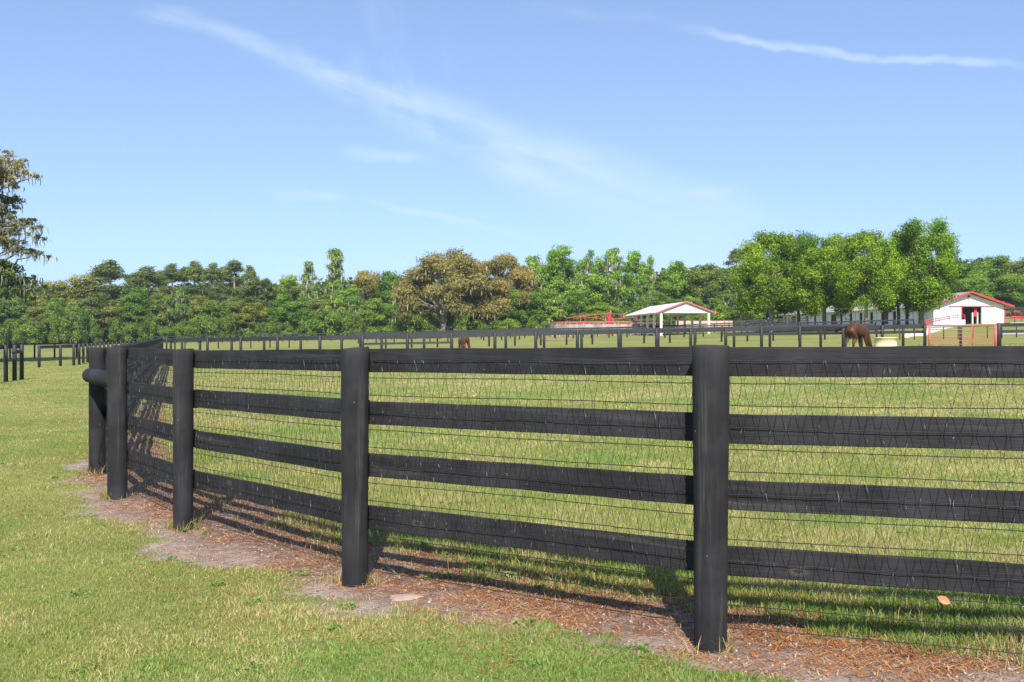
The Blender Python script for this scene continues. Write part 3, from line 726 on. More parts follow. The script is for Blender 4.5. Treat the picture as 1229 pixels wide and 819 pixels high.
sw.box((-bw + .075, .33, he/2 - .3), (.15, .34, he + .6)); sw.box((-bw+.075, BL - .24, he/2-.3), (.15, .5, he+.6))
sw.build('stall_wall', M_stall, barn)
for k in range(NS):
    y0_ = .5 + k * sp
    mb = MB(); mb.box((-bw + .25, y0_ + sp - .65, 1.0), (.05, 1.3, 2.02)); mb.build('stall_opening', M_dark, barn)
    mb = MB(); mb.box((-bw - .05, y0_ + sp - 2.0, 1.1), (.05, 1.3, 1.9)); dr = mb.build('stall_door', M_darkred if k % 5 == 3 else M_stall, barn)
    mb = MB(); mb.box((-bw - .1, y0_ + sp - 1.5, 1.2), (.08, .25, .1)); mb.build('latch', M_dark, dr)
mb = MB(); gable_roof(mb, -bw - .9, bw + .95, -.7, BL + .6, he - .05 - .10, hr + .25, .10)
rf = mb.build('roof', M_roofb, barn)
for s_ in (-1, 1):
    e = -bw - .95 if s_ < 0 else bw + 1.0; xm = .025
    mb = MB(); mb.beam((e, -.75, he - .22), (xm, -.75, hr + .18), .07, .21); mb.build('rake_board', M_red, barn)
for (xa, xb) in ((-2.85, -1.1), (1.78, 3.45)):
    mb = MB(); mb.box(((xa+xb)/2, -.05, 1.12), (xb - xa, .05, 2.36)); dr = mb.build('sliding_door', M_white, barn)
    mb = MB(); mb.box(((xa+xb)/2, -.07, 2.27), (xb-xa, .03, .07)); mb.box((xa, -.07, 1.1), (.05, .03, 2.3)); mb.box((xb, -.07, 1.1), (.05, .03, 2.3)); mb.build('door_trim', M_trim, dr)
mb = MB(); mb.box((.33, -.1, 2.42), (6.4, .07, .09)); mb.build('door_track', M_trim, barn)
mb = MB(); mb.box((-1.08, -.08, 1.15), (.13, .1, 2.4)); mb.build('door_jamb', M_red, barn)
mb = MB(); mb.box((bw + .02, -.03, 1.2), (.12, .1, 2.6)); mb.build('corner_board', M_trim, barn)
mb = MB(); mb.box((0.33, 7.0, 1.1), (1.2, .08, 2.25)); mb.build('inner_door', M_darkred, barn)
mb = MB(); mb.box((-.5, 6.8, 1.45), (.6, .06, .7)); mb.build('inner_window', M_dark, barn)
sd = MB()
for q in range(17):
    xx = -bw + .3 + q * (2 * bw - .6) / 16; top = he + (hr - he) * (1 - abs(xx) / bw) - .05
    if -2.9 < xx < 3.5: sd.box((xx, -.012, (2.5 + top) / 2), (.045, .02, max(.05, top - 2.5)))
    else: sd.box((xx, -.012, (top - .3) / 2), (.045, .02, top + .3))
tag(sd.build('siding_battens', M_stall, barn))
for xx in (.75, 1.45): mb = MB(); mb.box((xx, .6, .75), (.16, .3, 1.6)); mb.build('inner_post', M_white, barn)
mb = MB(); mb.box((1.15, .5, 1.55), (.42, .1, 1.1)); mb.build('hanging_blanket', M_red, barn)
mb = MB(); mb.box((-.1, -.25, 3.75), (.18, .35, .22)); mb.build('gable_lamp', M_dark, barn)

# red railings and the white ramp wall before the barn
def railing(label, pl, h, wallh, name='ramp_railing', n_up=3.6):
    pp = [(PX(p, d), d) for p, d in pl]; c = pp[len(pp)//2]; t = thing(name, label, 'railing', (c[0], c[1], gzf(*c))); o0 = np.array(t.location)
    for j, (a, b) in enumerate(zip(pp[:-1], pp[1:])):
        za, zb = gzf(*a) - o0[2], gzf(*b) - o0[2]
        if wallh: mb = MB(); mb.beam((a[0]-o0[0], a[1]-o0[1], za + wallh/2 - .2), (b[0]-o0[0], b[1]-o0[1], zb + wallh/2 - .2), .15, wallh + .4); mb.build('base_wall', M_white, t)
        for f in (1.0, .62) if h > 1 else (1.0,):
            hh = wallh + (h - wallh) * f
            mb = MB(); mb.tube([(a[0]-o0[0], a[1]-o0[1], za + hh), (b[0]-o0[0], b[1]-o0[1], zb + hh)], .055, 6); mb.build('rail', M_red, t, True)
        L = math.dist(a, b); m = max(1, int(L / n_up))
        for q in range(m + 1):
            s = q / m; mb = MB(); mb.tube([(a[0]*(1-s)+b[0]*s-o0[0], a[1]*(1-s)+b[1]*s-o0[1], za*(1-s)+zb*s), (a[0]*(1-s)+b[0]*s-o0[0], a[1]*(1-s)+b[1]*s-o0[1], za*(1-s)+zb*s + h)], .035, 6); mb.build('upright', M_red, t, True)
    return t
railing('white ramp wall with red pipe railing curving up to the barn doors', [(1112, 100), (1128, 110), (1140, 119), (1158, 126)], 1.35, .75)
railing('low white and red mounting rail on the grass left of the ramp', [(1091, 95), (1101, 96), (1112, 97)], .95, .45)
railing('red railing on a white base at the right edge beyond the gate', [(1212, 120), (1226, 120), (1245, 120)], 1.05, .35, n_up=.9)

# ------------------------------------------------------------------ round pen with red hot-walker
wd = 168; wx = PX(731, wd); wz = gzf(wx, wd)
ring = thing('round_pen', 'round pen with whitish board wall and red top rail left of the pavilion', 'pen', (wx, wd, wz)); RR = 9.6
def ring_band(mb, r0, r1, z0, z1, n=64): mb.lathe([(r0, z0), (r1, z0), (r1, z1), (r0, z1), (r0, z0)], n=n)
mb = MB(); ring_band(mb, RR, RR + .12, .9, 1.75); mb.build('board_wall', simple('streaky_white_boards', (0.34, 0.29, 0.27), 0.7, 0.5, 0.8), ring)
mb = MB(); ring_band(mb, RR - .05, RR + .15, 2.06, 2.22); mb.build('top_rail', M_gate, ring)
for k in range(24):
    a = 2 * pi * k / 24; mb = MB(); mb.tube([(RR*cos(a), RR*sin(a), -.2), (RR*cos(a), RR*sin(a), 2.2)], .07, 6); mb.build('post', M_wallwood, ring)
hwk = thing('hot_walker', 'red hot walker tower with thin curved arms inside the round pen', 'walker', (wx, wd, wz))
mb = MB(); mb.lathe([(.3, 0), (.26, 1.9), (.30, 1.95), (.30, 3.65), (.2, 3.75), (.001, 3.78)], n=12); mb.build('tower', M_red, hwk)
for k in range(6):
    a = 2 * pi * (k + .3) / 6; mb = MB()
    pts = [(cos(a)*r, sin(a)*r, 3.55 - .0135 * r * r) for r in np.linspace(.2, 7.5, 7)]; mb.tube(pts, .05, 5)
    mb.tube([(cos(a)*.2, sin(a)*.2, 2.6), (cos(a)*5.0, sin(a)*5.0, 3.1)], .04, 5)
    mb.tube([(cos(a)*2.5, sin(a)*2.5, 2.84), (cos(a)*2.5, sin(a)*2.5, 3.5)], .05, 5); mb.tube([(cos(a)*5, sin(a)*5, 2.2), (cos(a)*5, sin(a)*5, 3.2)], .06, 5)
    mb.build('arm', M_gate, hwk)
bwall = thing('board_wall', 'pinkish weathered board wall behind the pavilion', 'wall', (PX(845, 182), 182, gzf(PX(845, 182), 182)))
for k in range(7):
    a = PX(811 + k * 9.8, 182) - PX(845, 182); b = PX(811 + (k+1) * 9.8, 182) - PX(845, 182)
    mb = MB(); mb.box(((a+b)/2, 0, .95), (b - a - .06, .06, 1.7)); mb.build('panel', M_wallwood, bwall)
    mb = MB(); mb.box((a, -.06, .95), (.1, .1, 1.9)); mb.build('post', M_bark, bwall)
# red jump rail, far left
jp = thing('jump_rail', 'small red rail on uprights in the far left pasture', 'jump', (PX(80, 88), 88, gzf(PX(80, 88), 88)))
mb = MB(); mb.tube([(-.6, 0, .75), (.6, 0, .75)], .05, 6); mb.build('rail', M_red, jp)
for s_ in (-1, 1): mb = MB(); mb.box((s_*.6, 0, .4), (.08, .08, .85)); mb.build('upright', M_red, jp)
# ground patches
def patch(name, pl, mat, label):
    pp = [(PX(p, d), d) for p, d in pl]; vs = [(x, y, gzf(x, y) + .03) for x, y in pp]; mb = MB(); mb.add(vs, [tuple(range(len(vs)))]); o = mb.build(name, mat); tag(o, label, None, None, 'structure')
M_clay = simple('red_clay', (0.33, 0.17, 0.11), 0.95, 0.2, .5); M_sand = simple('grey_sand', (0.36, 0.33, 0.28), 0.95, 0.15, .5)
patch('clay_patch', [(648, 122), (688, 122), (684, 134), (655, 134)], M_clay, 'patch of bare red clay beyond the lane fences')
patch('sand_path', [(1196, 92), (1300, 90), (1300, 97), (1200, 98)], M_sand, 'grey sand path beyond the gate')

# ------------------------------------------------------------------ horses
def skin_mesh(name, verts, edges, radii, mat, root=0, sub=2):
    me = bpy.data.meshes.new(name + '_src'); me.from_pydata(verts, edges, []); o = bpy.data.objects.new(name + '_src', me); link(o)
    sk = o.modifiers.new('s', 'SKIN'); sk.use_smooth_shade = True
    for i, r in enumerate(radii):
        v = me.skin_vertices[0].data[i]; v.radius = r if isinstance(r, tuple) else (r, r); v.use_root = (i == root)
    sb = o.modifiers.new('u', 'SUBSURF'); sb.levels = sub; sb.render_levels = sub
    dg = bpy.context.evaluated_depsgraph_get(); m2 = bpy.data.meshes.new_from_object(o.evaluated_get(dg)); m2.name = name
    bpy.data.objects.remove(o); m2.materials.clear(); m2.materials.append(mat)
    m2.polygons.foreach_set('use_smooth', [True] * len(m2.polygons)); return m2
def coat(name, body, leg):
    m, t, b = new_mat(name); tc = t.n.new('ShaderNodeTexCoord'); sp = t.n.new('ShaderNodeSeparateXYZ'); t.l.new(tc.outputs['Object'], sp.inputs[0])
    n = t.noise(tc.outputs['Object'], 4, 4)
    c = t.ramp(n, [(.3, tuple(a * .7 for a in body)), (.7, tuple(a * 1.2 for a in body))])
    c = t.mix(t.ramp(t.math('MULTIPLY', sp.outputs[2], .7), [(.22, 1.0), (.42, 0.0)]), c, leg)
    t.l.new(c, b.inputs['Base Color']); b.inputs['Roughness'].default_value = .5; b.inputs['Specular IOR Level'].default_value = .3; return m
M_bay = coat('bay_coat', (0.074, 0.029, 0.014), (0.02, 0.012, 0.01)); M_chest = coat('chestnut_coat', (0.17, 0.05, 0.022), (0.13, 0.04, 0.02))
M_hair = simple('dark_horse_hair', (0.02, 0.013, 0.011), 0.6, 0.3, 10)
# horse faces +X, grazing
HV = [(-.62, 0, 1.28), (-.35, 0, 1.33), (.0, 0, 1.22), (.35, 0, 1.24), (.62, 0, 1.20), (.88, 0, 1.02), (1.10, .02, .74), (1.28, .04, .47), (1.34, .05, .36), (1.45, .06, .18), (1.52, .07, .06),
      (-.80, 0, 1.16),
      (-.58, .16, 1.08), (-.50, .18, .80), (-.72, .17, .53), (-.70, .17, .24), (-.66, .17, .06), (-.62, .17, .02),
      (-.58, -.16, 1.08), (-.42, -.18, .80), (-.58, -.17, .53), (-.55, -.17, .24), (-.50, -.17, .06), (-.46, -.17, .02),
      (.50, .14, .98), (.50, .15, .74), (.54, .15, .46), (.54, .15, .20), (.56, .15, .05), (.60, .15, .02),
      (.50, -.14, .98), (.56, -.15, .74), (.66, -.15, .47), (.66, -.15, .20), (.70, -.15, .05), (.74, -.15, .02)]
HE = [(0,1),(1,2),(2,3),(3,4),(4,5),(5,6),(6,7),(7,8),(8,9),(9,10),(0,11),(0,12),(12,13),(13,14),(14,15),(15,16),(16,17),(0,18),(18,19),(19,20),(20,21),(21,22),(22,23),(3,24),(24,25),(25,26),(26,27),(27,28),(28,29),(3,30),(30,31),(31,32),(32,33),(33,34),(34,35)]
HR = [(.27,.27),(.29,.30),(.31,.33),(.29,.31),(.24,.27),(.15,.22),(.11,.17),(.10,.13),(.10,.135),(.075,.085),(.055,.06),(.16,.17)] + [(.16,.19),(.11,.15),(.055,.065),(.04,.045),(.05,.05),(.05,.05)] * 2 + [(.13,.15),(.085,.095),(.055,.055),(.036,.04),(.045,.045),(.05,.05)] * 2
hb = skin_mesh('body', HV, HE, HR, M_bay, 2); hb2 = hb.copy(); hb2.materials[0] = M_chest
def strands(pts, rs): mb = MB(); mb.tube(pts, rs, 8); return mb
def horse(label, loc, rz, sc, body, tail_pts, group=None):
    t = thing('horse', label, 'horse', loc, rz, group); t.scale = (sc, sc, sc)
    obj('body', body, t)
    strands(tail_pts, [.05, .08, .10, .09, .04][:len(tail_pts)]).build('tail', M_hair, t, True)
    m = strands([(.55, 0, 1.47), (.78, 0, 1.30), (1.0, .02, 1.03), (1.18, .04, .78), (1.26, .04, .58)], [.03, .05, .055, .05, .03]); m.build('mane', M_hair, t, True)
    for s_ in (-1, 1):
        e = MB(); e.tube([(1.25, .04 + s_*.06, .50), (1.22, .04 + s_*.085, .58), (1.20, .04 + s_*.09, .65)], [.03, .035, .008], 6); e.build('ear', M_hair, t, True)
    for (hx, hy) in ((-.62, .17), (-.46, -.17), (.60, .15), (.74, -.15)):
        h = MB(); h.lathe([(.065, -.05), (.05, .06), (.001, .065)], (hx, hy, 0), 10); h.build('hoof', M_dark, t, True)
    return t
hd = 50.5
horse('glossy bay horse grazing with its rump to the camera and tail swished left', (PX(1027, hd) + .05, hd, gzf(PX(1027, hd), hd)), R(40), 1.0, hb,
      [(-.82, .02, 1.36), (-.96, .16, 1.40), (-1.02, .32, 1.34), (-1.04, .46, 1.22), (-1.04, .52, 1.08)])
hang = [(-.85, 0, 1.30), (-.95, 0, 1.15), (-.97, 0, .9), (-.95, 0, .65), (-.93, 0, .45)]
horse('chestnut horse grazing end-on behind the lane fences in mid pasture', (PX(557, 69), 69, gzf(PX(557, 69), 69)), R(70), .80, hb2, hang)
horse('left one of the two distant chestnut horses grazing right of the barn', (PX(1209, 175), 175, gzf(PX(1209, 175), 175)), R(185), .8, hb2, hang)
horse('right one of the two distant chestnut horses grazing right of the barn', (PX(1220, 176), 176, gzf(PX(1220, 176), 176)), R(5), .85, hb2, hang)

# ------------------------------------------------------------------ trees
def leaf_quads(cent, size, col, rngl, up_bias=.35, aspect=.7, nrm_dir=None):
    n = len(cent)
    nr = rngl.normal(size=(n, 3)); nr /= np.linalg.norm(nr, axis=1)[:, None]
    if nrm_dir is not None: nr = nr * .75 + nrm_dir * .8
    nr[:, 2] += up_bias; nr /= np.linalg.norm(nr, axis=1)[:, None]
    a = np.cross(nr, rngl.normal(size=(n, 3))); a /= np.linalg.norm(a, axis=1)[:, None] + 1e-9; b = np.cross(nr, a)
    s = (size * (0.55 + .9 * rngl.random(n)))[:, None]
    v = np.stack([cent - a * s * .5, cent - b * s * .5 * aspect + nr * s * .12, cent + a * s * .5, cent + b * s * .5 * aspect + nr * s * .12], 1)
    return v.reshape(-1, 3), np.repeat(col, 4, axis=0)
def clump_leaves(clumps, per_m2, size, c_dark, c_lite, rngl, shell=.55, clump_var=.25):
    """clumps: list of (cx,cy,cz, rx,ry,rz); leaves gather near each clump's surface with ragged noise"""
    P = []; Cc = []; D = []
    for (cx, cy, cz, rx, ry, rz) in clumps:
        n = max(12, int(per_m2 * (rx * ry + rx * rz + ry * rz) * 4.2 / 3 * 1.0))
        d = rngl.normal(size=(n, 3)); d /= np.linalg.norm(d, axis=1)[:, None]
        ph = rngl.random(3) * 6; rag = 1 + .22 * np.sin(d[:, 0] * 5 + ph[0]) * np.sin(d[:, 1] * 5 + ph[1]) + .15 * np.sin(d[:, 2] * 8 + ph[2])
        r = (shell + (1 - shell) * rngl.random(n) ** .7) * rag * (1 + .10 * rngl.normal(size=n))
        p = d * r[:, None] * np.array([rx, ry, rz]) + np.array([cx, cy, cz])
        t = np.clip(.5 + .5 * rngl.normal(size=n) * .6 + rngl.normal() * clump_var, 0, 1)
        P.append(p); Cc.append(lerp(c_dark, c_lite, t)); D.append(d)
    P = np.concatenate(P); return leaf_quads(P, size, np.concatenate(Cc), rngl, nrm_dir=np.concatenate(D))
def quads_mesh(name, v, c, mat, extra=None):
    n = len(v) // 4; fl = np.arange(n * 4); ct = np.full(n, 4)
    if extra is not None:
        ev, ef, ec = extra; fl = np.concatenate([fl, ef + len(v)]); ct = np.full(len(fl) // 4, 4); v = np.concatenate([v, ev]); c = np.concatenate([c, ec])
    return mesh_np(name, v, fl, ct, mat, False, {'Col': ('C', c)})
def limb(mb, a, b, r0, r1, rr, n=6, bend=.12):
    a = np.array(a, float); b = np.array(b, float); L = np.linalg.norm(b - a); pts = [a]
    for k in (1, 2, 3): pts.append(a + (b - a) * k / 4 + np.array([rr.uniform(-1, 1), rr.uniform(-1, 1), rr.uniform(-.3, 1)]) * L * bend * .5)
    pts.append(b); mb.tube(pts, [r0 + (r1 - r0) * k / 4 for k in range(5)], n)
def moss_mesh(anchors, L, w, rngl, col=(0.23, 0.235, 0.19), raw=False):
    n = len(anchors); a = rngl.random(n) * pi * 2; ln = L * (.3 + .9 * rngl.random(n)); ww = w * (.5 + rngl.random(n))
    sd = np.stack([np.cos(a) * ww / 2, np.sin(a) * ww / 2, 0 * a], 1)
    m = anchors - np.stack([rngl.normal(0, .05, n), rngl.normal(0, .05, n), ln * .5], 1); e = anchors - np.stack([rngl.normal(0, .08, n), rngl.normal(0, .08, n), ln], 1)
    v = np.stack([anchors - sd * .6, anchors + sd * .6, m + sd, m - sd, e - sd * .15, e + sd * .15], 1).reshape(-1, 3)
    b = np.arange(n)[:, None] * 6; fl = np.concatenate([b + [0, 1, 2, 3], b + [3, 2, 5, 4]], 1).ravel()
    cc = np.repeat(np.array(col)[None] * (.6 + .8 * rngl.random(n))[:, None], 6, axis=0)
    if raw: return v, fl, cc
    return mesh_np('spanish_moss', v, fl, np.full(2 * n, 4), M_moss, False, {'Col': ('C', cc)})

# prototypes are unit-ish trees: height H (real metres), later scaled
def proto(kind, seed):
    rl = np.random.default_rng(seed); rr = random.Random(seed); mb = MB(); cl = []; moss = None
    if kind == 'pine':
        H = 20; Wd = 6.5; mb.tube([(0, 0, -.5), (.1, 0, 6), (.0, .1, 12), (0, 0, 18.5)], [.32, .26, .2, .07], 7)
        for k in range(27):
            t = rr.random() ** .8; zc = 9.5 + 9.5 * t; sp = math.sqrt(max(.05, 1 - (2 * t - .85) ** 2)) * 2.7 * rr.uniform(.4, 1)
            a = rr.random() * 6.28; c = (cos(a) * sp, sin(a) * sp, zc); limb(mb, (0, 0, zc - .8), c, .08, .03, rr, 4)
            r = rr.uniform(.7, 1.3); cl.append((*c, r * 1.2, r * 1.2, r * .75))
        cl.append((0, 0, 19.1, 1.1, 1.1, .9))
        v, c = clump_leaves(cl, 60, .30, (0.036, 0.066, 0.024), (0.125, 0.175, 0.06), rl, .25)
        bark = M_barkp
    elif kind in ('broad', 'loose', 'olive'):
        H = 18; Wd = 9; tr = 6.0
        mb.tube([(0, 0, -.5), (rr.uniform(-.3, .3), 0, 4), (rr.uniform(-.5, .5), .2, 9), (0, 0, 15.5)], [.42, .34, .24, .06], 7)
        nC = 44 if kind != 'loose' else 34
        for k in range(nC):
            zz = rr.uniform(-1, 1); a = rr.random() * 6.28; q = math.sqrt(1 - zz * zz); f = rr.uniform(.45, 1) ** .6
            c = (cos(a) * q * 3.5 * f, sin(a) * q * 3.5 * f, 9.6 + zz * 7.0 * f)
            r = rr.uniform(1.1, 2.0) * (.85 if kind == 'loose' else 1); cl.append((*c, r, r, r * .78))
            if k % 2 == 0: limb(mb, (0, 0, max(3, c[2] - 3)), c, .12, .03, rr, 4)
        cd, cL = {'broad': ((0.045, 0.10, 0.018), (0.15, 0.25, 0.045)), 'loose': ((0.06, 0.12, 0.03), (0.17, 0.27, 0.07)), 'olive': ((0.055, 0.08, 0.02), (0.165, 0.20, 0.055))}[kind]
        v, c = clump_leaves(cl, 52, .36, cd, cL, rl, .35, .3); bark = M_bark
        if kind == 'loose':
            an = np.array([(q[0] + rl.normal() * q[3] * .6, q[1] + rl.normal() * q[3] * .6, q[2] - q[5] * .3) for q in cl for _ in range(10)]); moss = moss_mesh(an, 1.6, .28, rl, raw=True)
    elif kind == 'oak':
        H = 18; Wd = 19
        mb.tube([(0, 0, -.5), (.2, 0, 2.2), (.1, 0, 5)], [.95, .75, .6], 10)
        for k in range(60):
            zz = rr.uniform(-.35, 1); a = rr.random() * 6.28; q = math.sqrt(max(0, 1 - zz * zz)); f = rr.uniform(.5, 1) ** .5
            c = (cos(a) * q * 8.2 * f, sin(a) * q * 8.2 * f, 7.2 + zz * 9.2 * f); r = rr.uniform(1.4, 2.5); cl.append((*c, r * 1.15, r * 1.15, r * .7))
            if k % 3 == 0: limb(mb, (.1, 0, 4.5), c, .3, .05, rr, 5)
        v, c = clump_leaves(cl, 50, .36, (0.080, 0.092, 0.032), (0.200, 0.190, 0.075), rl, .35, .35); bark = M_bark
        an = np.array([(q[0] + rl.normal() * q[3] * .6, q[1] + rl.normal() * q[3] * .6, q[2] - q[5] * .4) for q in cl for _ in range(9)]); moss = moss_mesh(an, 1.2, .17, rl, raw=True)
    elif kind == 'cypress':
        H = 19; Wd = 6; mb.tube([(0, 0, -.5), (.3, 0, 6), (-.2, 0, 12), (.1, 0, 18)], [.4, .3, .2, .05], 7)
        for k in range(22):
            zc = rr.uniform(5, 18.2); a = rr.random() * 6.28; sp = rr.uniform(.5, 2.6) * (1.15 - zc / 24); c = (cos(a)*sp, sin(a)*sp, zc); limb(mb, (0, 0, zc-.6), c, .08, .03, rr, 4)
            r = rr.uniform(.7, 1.3); cl.append((*c, r, r, r * .8))
        v, c = clump_leaves(cl, 38, .4, (0.06, 0.11, 0.035), (0.17, 0.25, 0.085), rl, .3); bark = M_bark
        an = np.array([(q[0] + rl.normal() * q[3] * .6, q[1] + rl.normal() * q[3] * .6, q[2]) for q in cl for _ in range(16)]); moss = moss_mesh(an, 1.4, .2, rl, raw=True)
    elif kind == 'bush':
        H = 6; Wd = 6.5; mb.tube([(0, 0, -.3), (0, 0, 2.5), (.2, 0, 4.5)], [.16, .12, .04], 6)
        for k in range(20):
            a = rr.random() * 6.28; sp = rr.random() ** .6 * 2.4; zc = .7 + rr.random() * 4.2 * (1.1 - sp / 4); r = rr.uniform(.7, 1.2); cl.append((cos(a)*sp, sin(a)*sp, zc, r, r, r * .8))
        v, c = clump_leaves(cl, 60, .29, (0.035, 0.08, 0.014), (0.155, 0.24, 0.04), rl, .35); bark = M_bark
    elif kind == 'shade':
        H = 13; Wd = 10
        mb.tube([(0, 0, -.4), (.1, 0, 1.5), (0, .1, 3.2)], [.38, .30, .26], 9)
        for k in range(5):
            a = k * 1.26; limb(mb, (0, 0, 2.8), (cos(a) * 2.2, sin(a) * 2.2, 8.5), .2, .06, rr, 6)
        for k in range(115):
            zz = rr.uniform(-.92, 1); a = rr.random() * 6.28; q = math.sqrt(max(0, 1 - zz * zz)) ** .8; f = rr.uniform(.5, 1) ** .5
            c = (cos(a) * q * 4.5 * f, sin(a) * q * 4.5 * f, (6.8 + zz * 5.4 * f) if zz > 0 else (6.9 + zz * 4.85 * f)); r = rr.uniform(.8, 1.5); cl.append((*c, r * 1.1, r * 1.1, r * .85))
            if k % 5 == 0: limb(mb, (0, 0, 4), c, .1, .02, rr, 4)
        v, c = clump_leaves(cl, 80, .21, (0.030, 0.075, 0.009), (0.15, 0.25, 0.022), rl, .3, .35); bark = M_bark
    return dict(H=H, W=Wd, trunk=mb.mesh('trunk', bark, True), crown=quads_mesh('crown', v, c, M_leaf, moss), moss=None)
PR = {}
for kd, ns in (('pine', 3), ('broad', 3), ('loose', 3), ('olive', 2), ('oak', 2), ('cypress', 2), ('bush', 3), ('shade', 3)):
    PR[kd] = [proto(kd, 100 + 17 * i + len(kd)) for i in range(ns)]
NAMES = dict(pine='pine_tree', broad='broadleaf_tree', loose='mossy_broadleaf_tree', olive='olive_tinted_tree', oak='live_oak', cypress='cypress_tree', bush='bush', shade='shade_tree')
ORD = ['first', 'second', 'third', 'fourth', 'fifth', 'sixth', 'seventh', 'eighth', 'ninth', 'tenth'] + ['%dth' % i if i % 10 not in (1, 2, 3) or i in (11, 12, 13) else '%d%s' % (i, {1: 'st', 2: 'nd', 3: 'rd'}[i % 10]) for i in range(11, 90)]
def tree(kind, px, top, wpx, d, tint=(1, 1, 1), label='', group=None, var=None, rz=None):
    rr = random.Random(int(px * 7 + d)); p = PR[kind][rr.randrange(len(PR[kind])) if var is None else var]
    x = PX(px, d); g = gzf(x, d); H = EYE + (HZ - top) / F * d - g; wm = wpx / F * d
    t = thing(NAMES[kind], label, 'bush' if kind == 'bush' else 'tree', (x, d, g), rr.random() * 6.28 if rz is None else rz, group)
    t.scale = (wm / p['W'], wm / p['W'], H / p['H'] * 1.05)
    for part in ('trunk', 'crown', 'moss'):
        if p[part] is None: continue
        o = obj('spanish_moss' if part == 'moss' else part, p[part], t); o.color = (*tint, 1) if part == 'crown' else (1, 1, 1, 1)
    return t
T = []   # kind, px, top, width px, depth, tint, own label
def add(kind, px, top, w, d=None, tint=(1, 1, 1), lab=None):
    if d is None: d = float(np.interp(px, [0, 300, 650, 900, 1229], [262, 245, 222, 215, 235]))
    T.append([kind, px, top, w, d, tint, lab])
add('broad', -45, 335, 75, 250); add('broad', -8, 350, 60, 248, (.8, .85, .8)); add('broad', 22, 352, 48, 250, (.75, .8, .8)); add('olive', 46, 352, 38)
add('olive', 72, 334, 46, None, (1.05, 1.0, .9)); add('olive', 103, 326, 50, None, (1.15, 1.05, 1.0), 'tan-green rounded treetop just left of the first tall pine')
for px, tp, w in ((133, 316, 52), (178, 323, 44), (207, 320, 34), (233, 317, 36), (256, 319, 30), (281, 316, 34), (299, 322, 24), (319, 337, 24), (120, 322, 34), (884, 302, 28), (165, 330, 34), (192, 328, 34), (221, 324, 32), (245, 326, 32), (268, 324, 30), (306, 334, 30)): add('pine', px, tp, w * 1.15, float(np.interp(px, [0, 300], [262, 248])) + (14 if w < 34.5 and px < 800 and tp > 321 else 0) if px < 800 else None)
add('broad', 348, 327, 36, None, (1.15, 1.1, .9), 'bright green rounded tree right of the row of pines')
add('cypress', 371, 318, 28, None, (1.0, 1.05, 1.1), 'pale thin mossy tree left of the tallest slender one'); add('cypress', 401, 303, 36, None, (.95, 1.05, .9), 'tall slender mossy tree rising above the left woods')
add('olive', 440, 321, 50, 240, (1.25, 1.0, 1.1), 'pinkish tan treetop behind left of the brown oak'); add('broad', 470, 323, 40, None, (.6, .75, .8)); add('broad', 420, 340, 40, None, (.9, 1, .9))
add('oak', 532, 297, 118, 212, (1, 1, 1), 'huge rusty brown live oak dominating the centre woods'); add('oak', 603, 303, 88, 216, (1.0, .95, .9), 'smaller rusty brown live oak right of the huge one')
for px, tp, w, k in ((642, 300, 46, 'loose'), (672, 290, 50, 'broad'), (703, 296, 38, 'loose'), (731, 291, 44, 'loose'), (759, 298, 40, 'broad'), (778, 303, 26, 'loose'), (811, 311, 42, 'broad'), (660, 318, 50, 'loose'), (716, 320, 46, 'broad')): add(k, px, tp, w, None, (1.0, 1.08, .95))
add('olive', 846, 313, 48, None, (.85, 1, .8)); add('olive', 868, 318, 36, None, (.8, .95, .8)); add('broad', 900, 335, 40, 205)
add('broad', 1150, 315, 56, 215, (.75, .85, .8)); add('broad', 1180, 312, 46, 225, (.8, .9, .9)); add('broad', 1199, 304, 52, 235, (.62, .7, .75)); add('olive', 1228, 306, 52, 230, (.8, .9, .8)); add('broad', 1262, 300, 60, 235); add('broad', 1300, 310, 60, 235)
add('broad', 1170, 330, 44, 205, (.9, .95, .8)); add('broad', 1215, 326, 52, 222, (.9, .95, .9)); add('olive', 1140, 330, 40, 215)
r0 = random.Random(5)
for i, px in enumerate(np.arange(-50, 890, 24)):     # the middle storey
    if 498 < px < 566 and i % 2: continue
    k = r0.choice(['broad', 'olive', 'olive', 'broad', 'loose'] if px < 620 else ['broad', 'loose', 'loose', 'broad'])
    tn = r0.choice([(.8, .9, .8), (1, 1, .9), (.7, .8, .75), (.95, 1.0, 1.0), (1.1, 1.1, .8)])
    tp = r0.uniform(342, 362) if not 735 < px < 785 else 366
    add(k, px + r0.uniform(-7, 7), tp, r0.uniform(32, 46), float(np.interp(px, [0, 300, 650, 900], [250, 234, 210, 205])), tn)
for i, px in enumerate(np.arange(-50, 900, 19)):     # bushes at the foot of the woods
    if 515 < px < 545 or 655 < px < 800: 
        if i % 2: continue
    tn = r0.choice([(1.0, 1.0, .8), (.6, .7, .7), (.75, .8, .8), (.85, .9, .9)])
    add('bush', px + r0.uniform(-6, 6), r0.uniform(358, 391), r0.uniform(16, 40), float(np.interp(px, [0, 300, 650, 900], [240, 224, 200, 195])), tn)
T.sort(key=lambda q: q[1])
cnt = {}
TOT = {}
for q in T: TOT[(q[0], q[2] > 340)] = TOT.get((q[0], q[2] > 340), 0) + 1
ADJ = dict(pine='tall dark pine', broad='green leafy tree', loose='light green mossy tree', olive='olive tinted tree', bush='bright low bush', oak='oak', cypress='slender tree')
for (k, px, tp, w, d, tn, lab) in T:
    low = tp > 340 and k != 'bush'; key = (k, low); cnt[key] = cnt.get(key, 0) + 1
    if lab is None:
        where = 'at the foot of the woods' if k == 'bush' else ('below the skyline of the woods' if low else 'on the skyline of the woods')
        lab = '%s %s, %s from the left' % (ADJ[k], where, ORD[cnt[key] - 1])
    tree(k, px, tp, w, d, tn, lab, 'trees of the far woods' if k != 'bush' else 'bushes along the far woods')
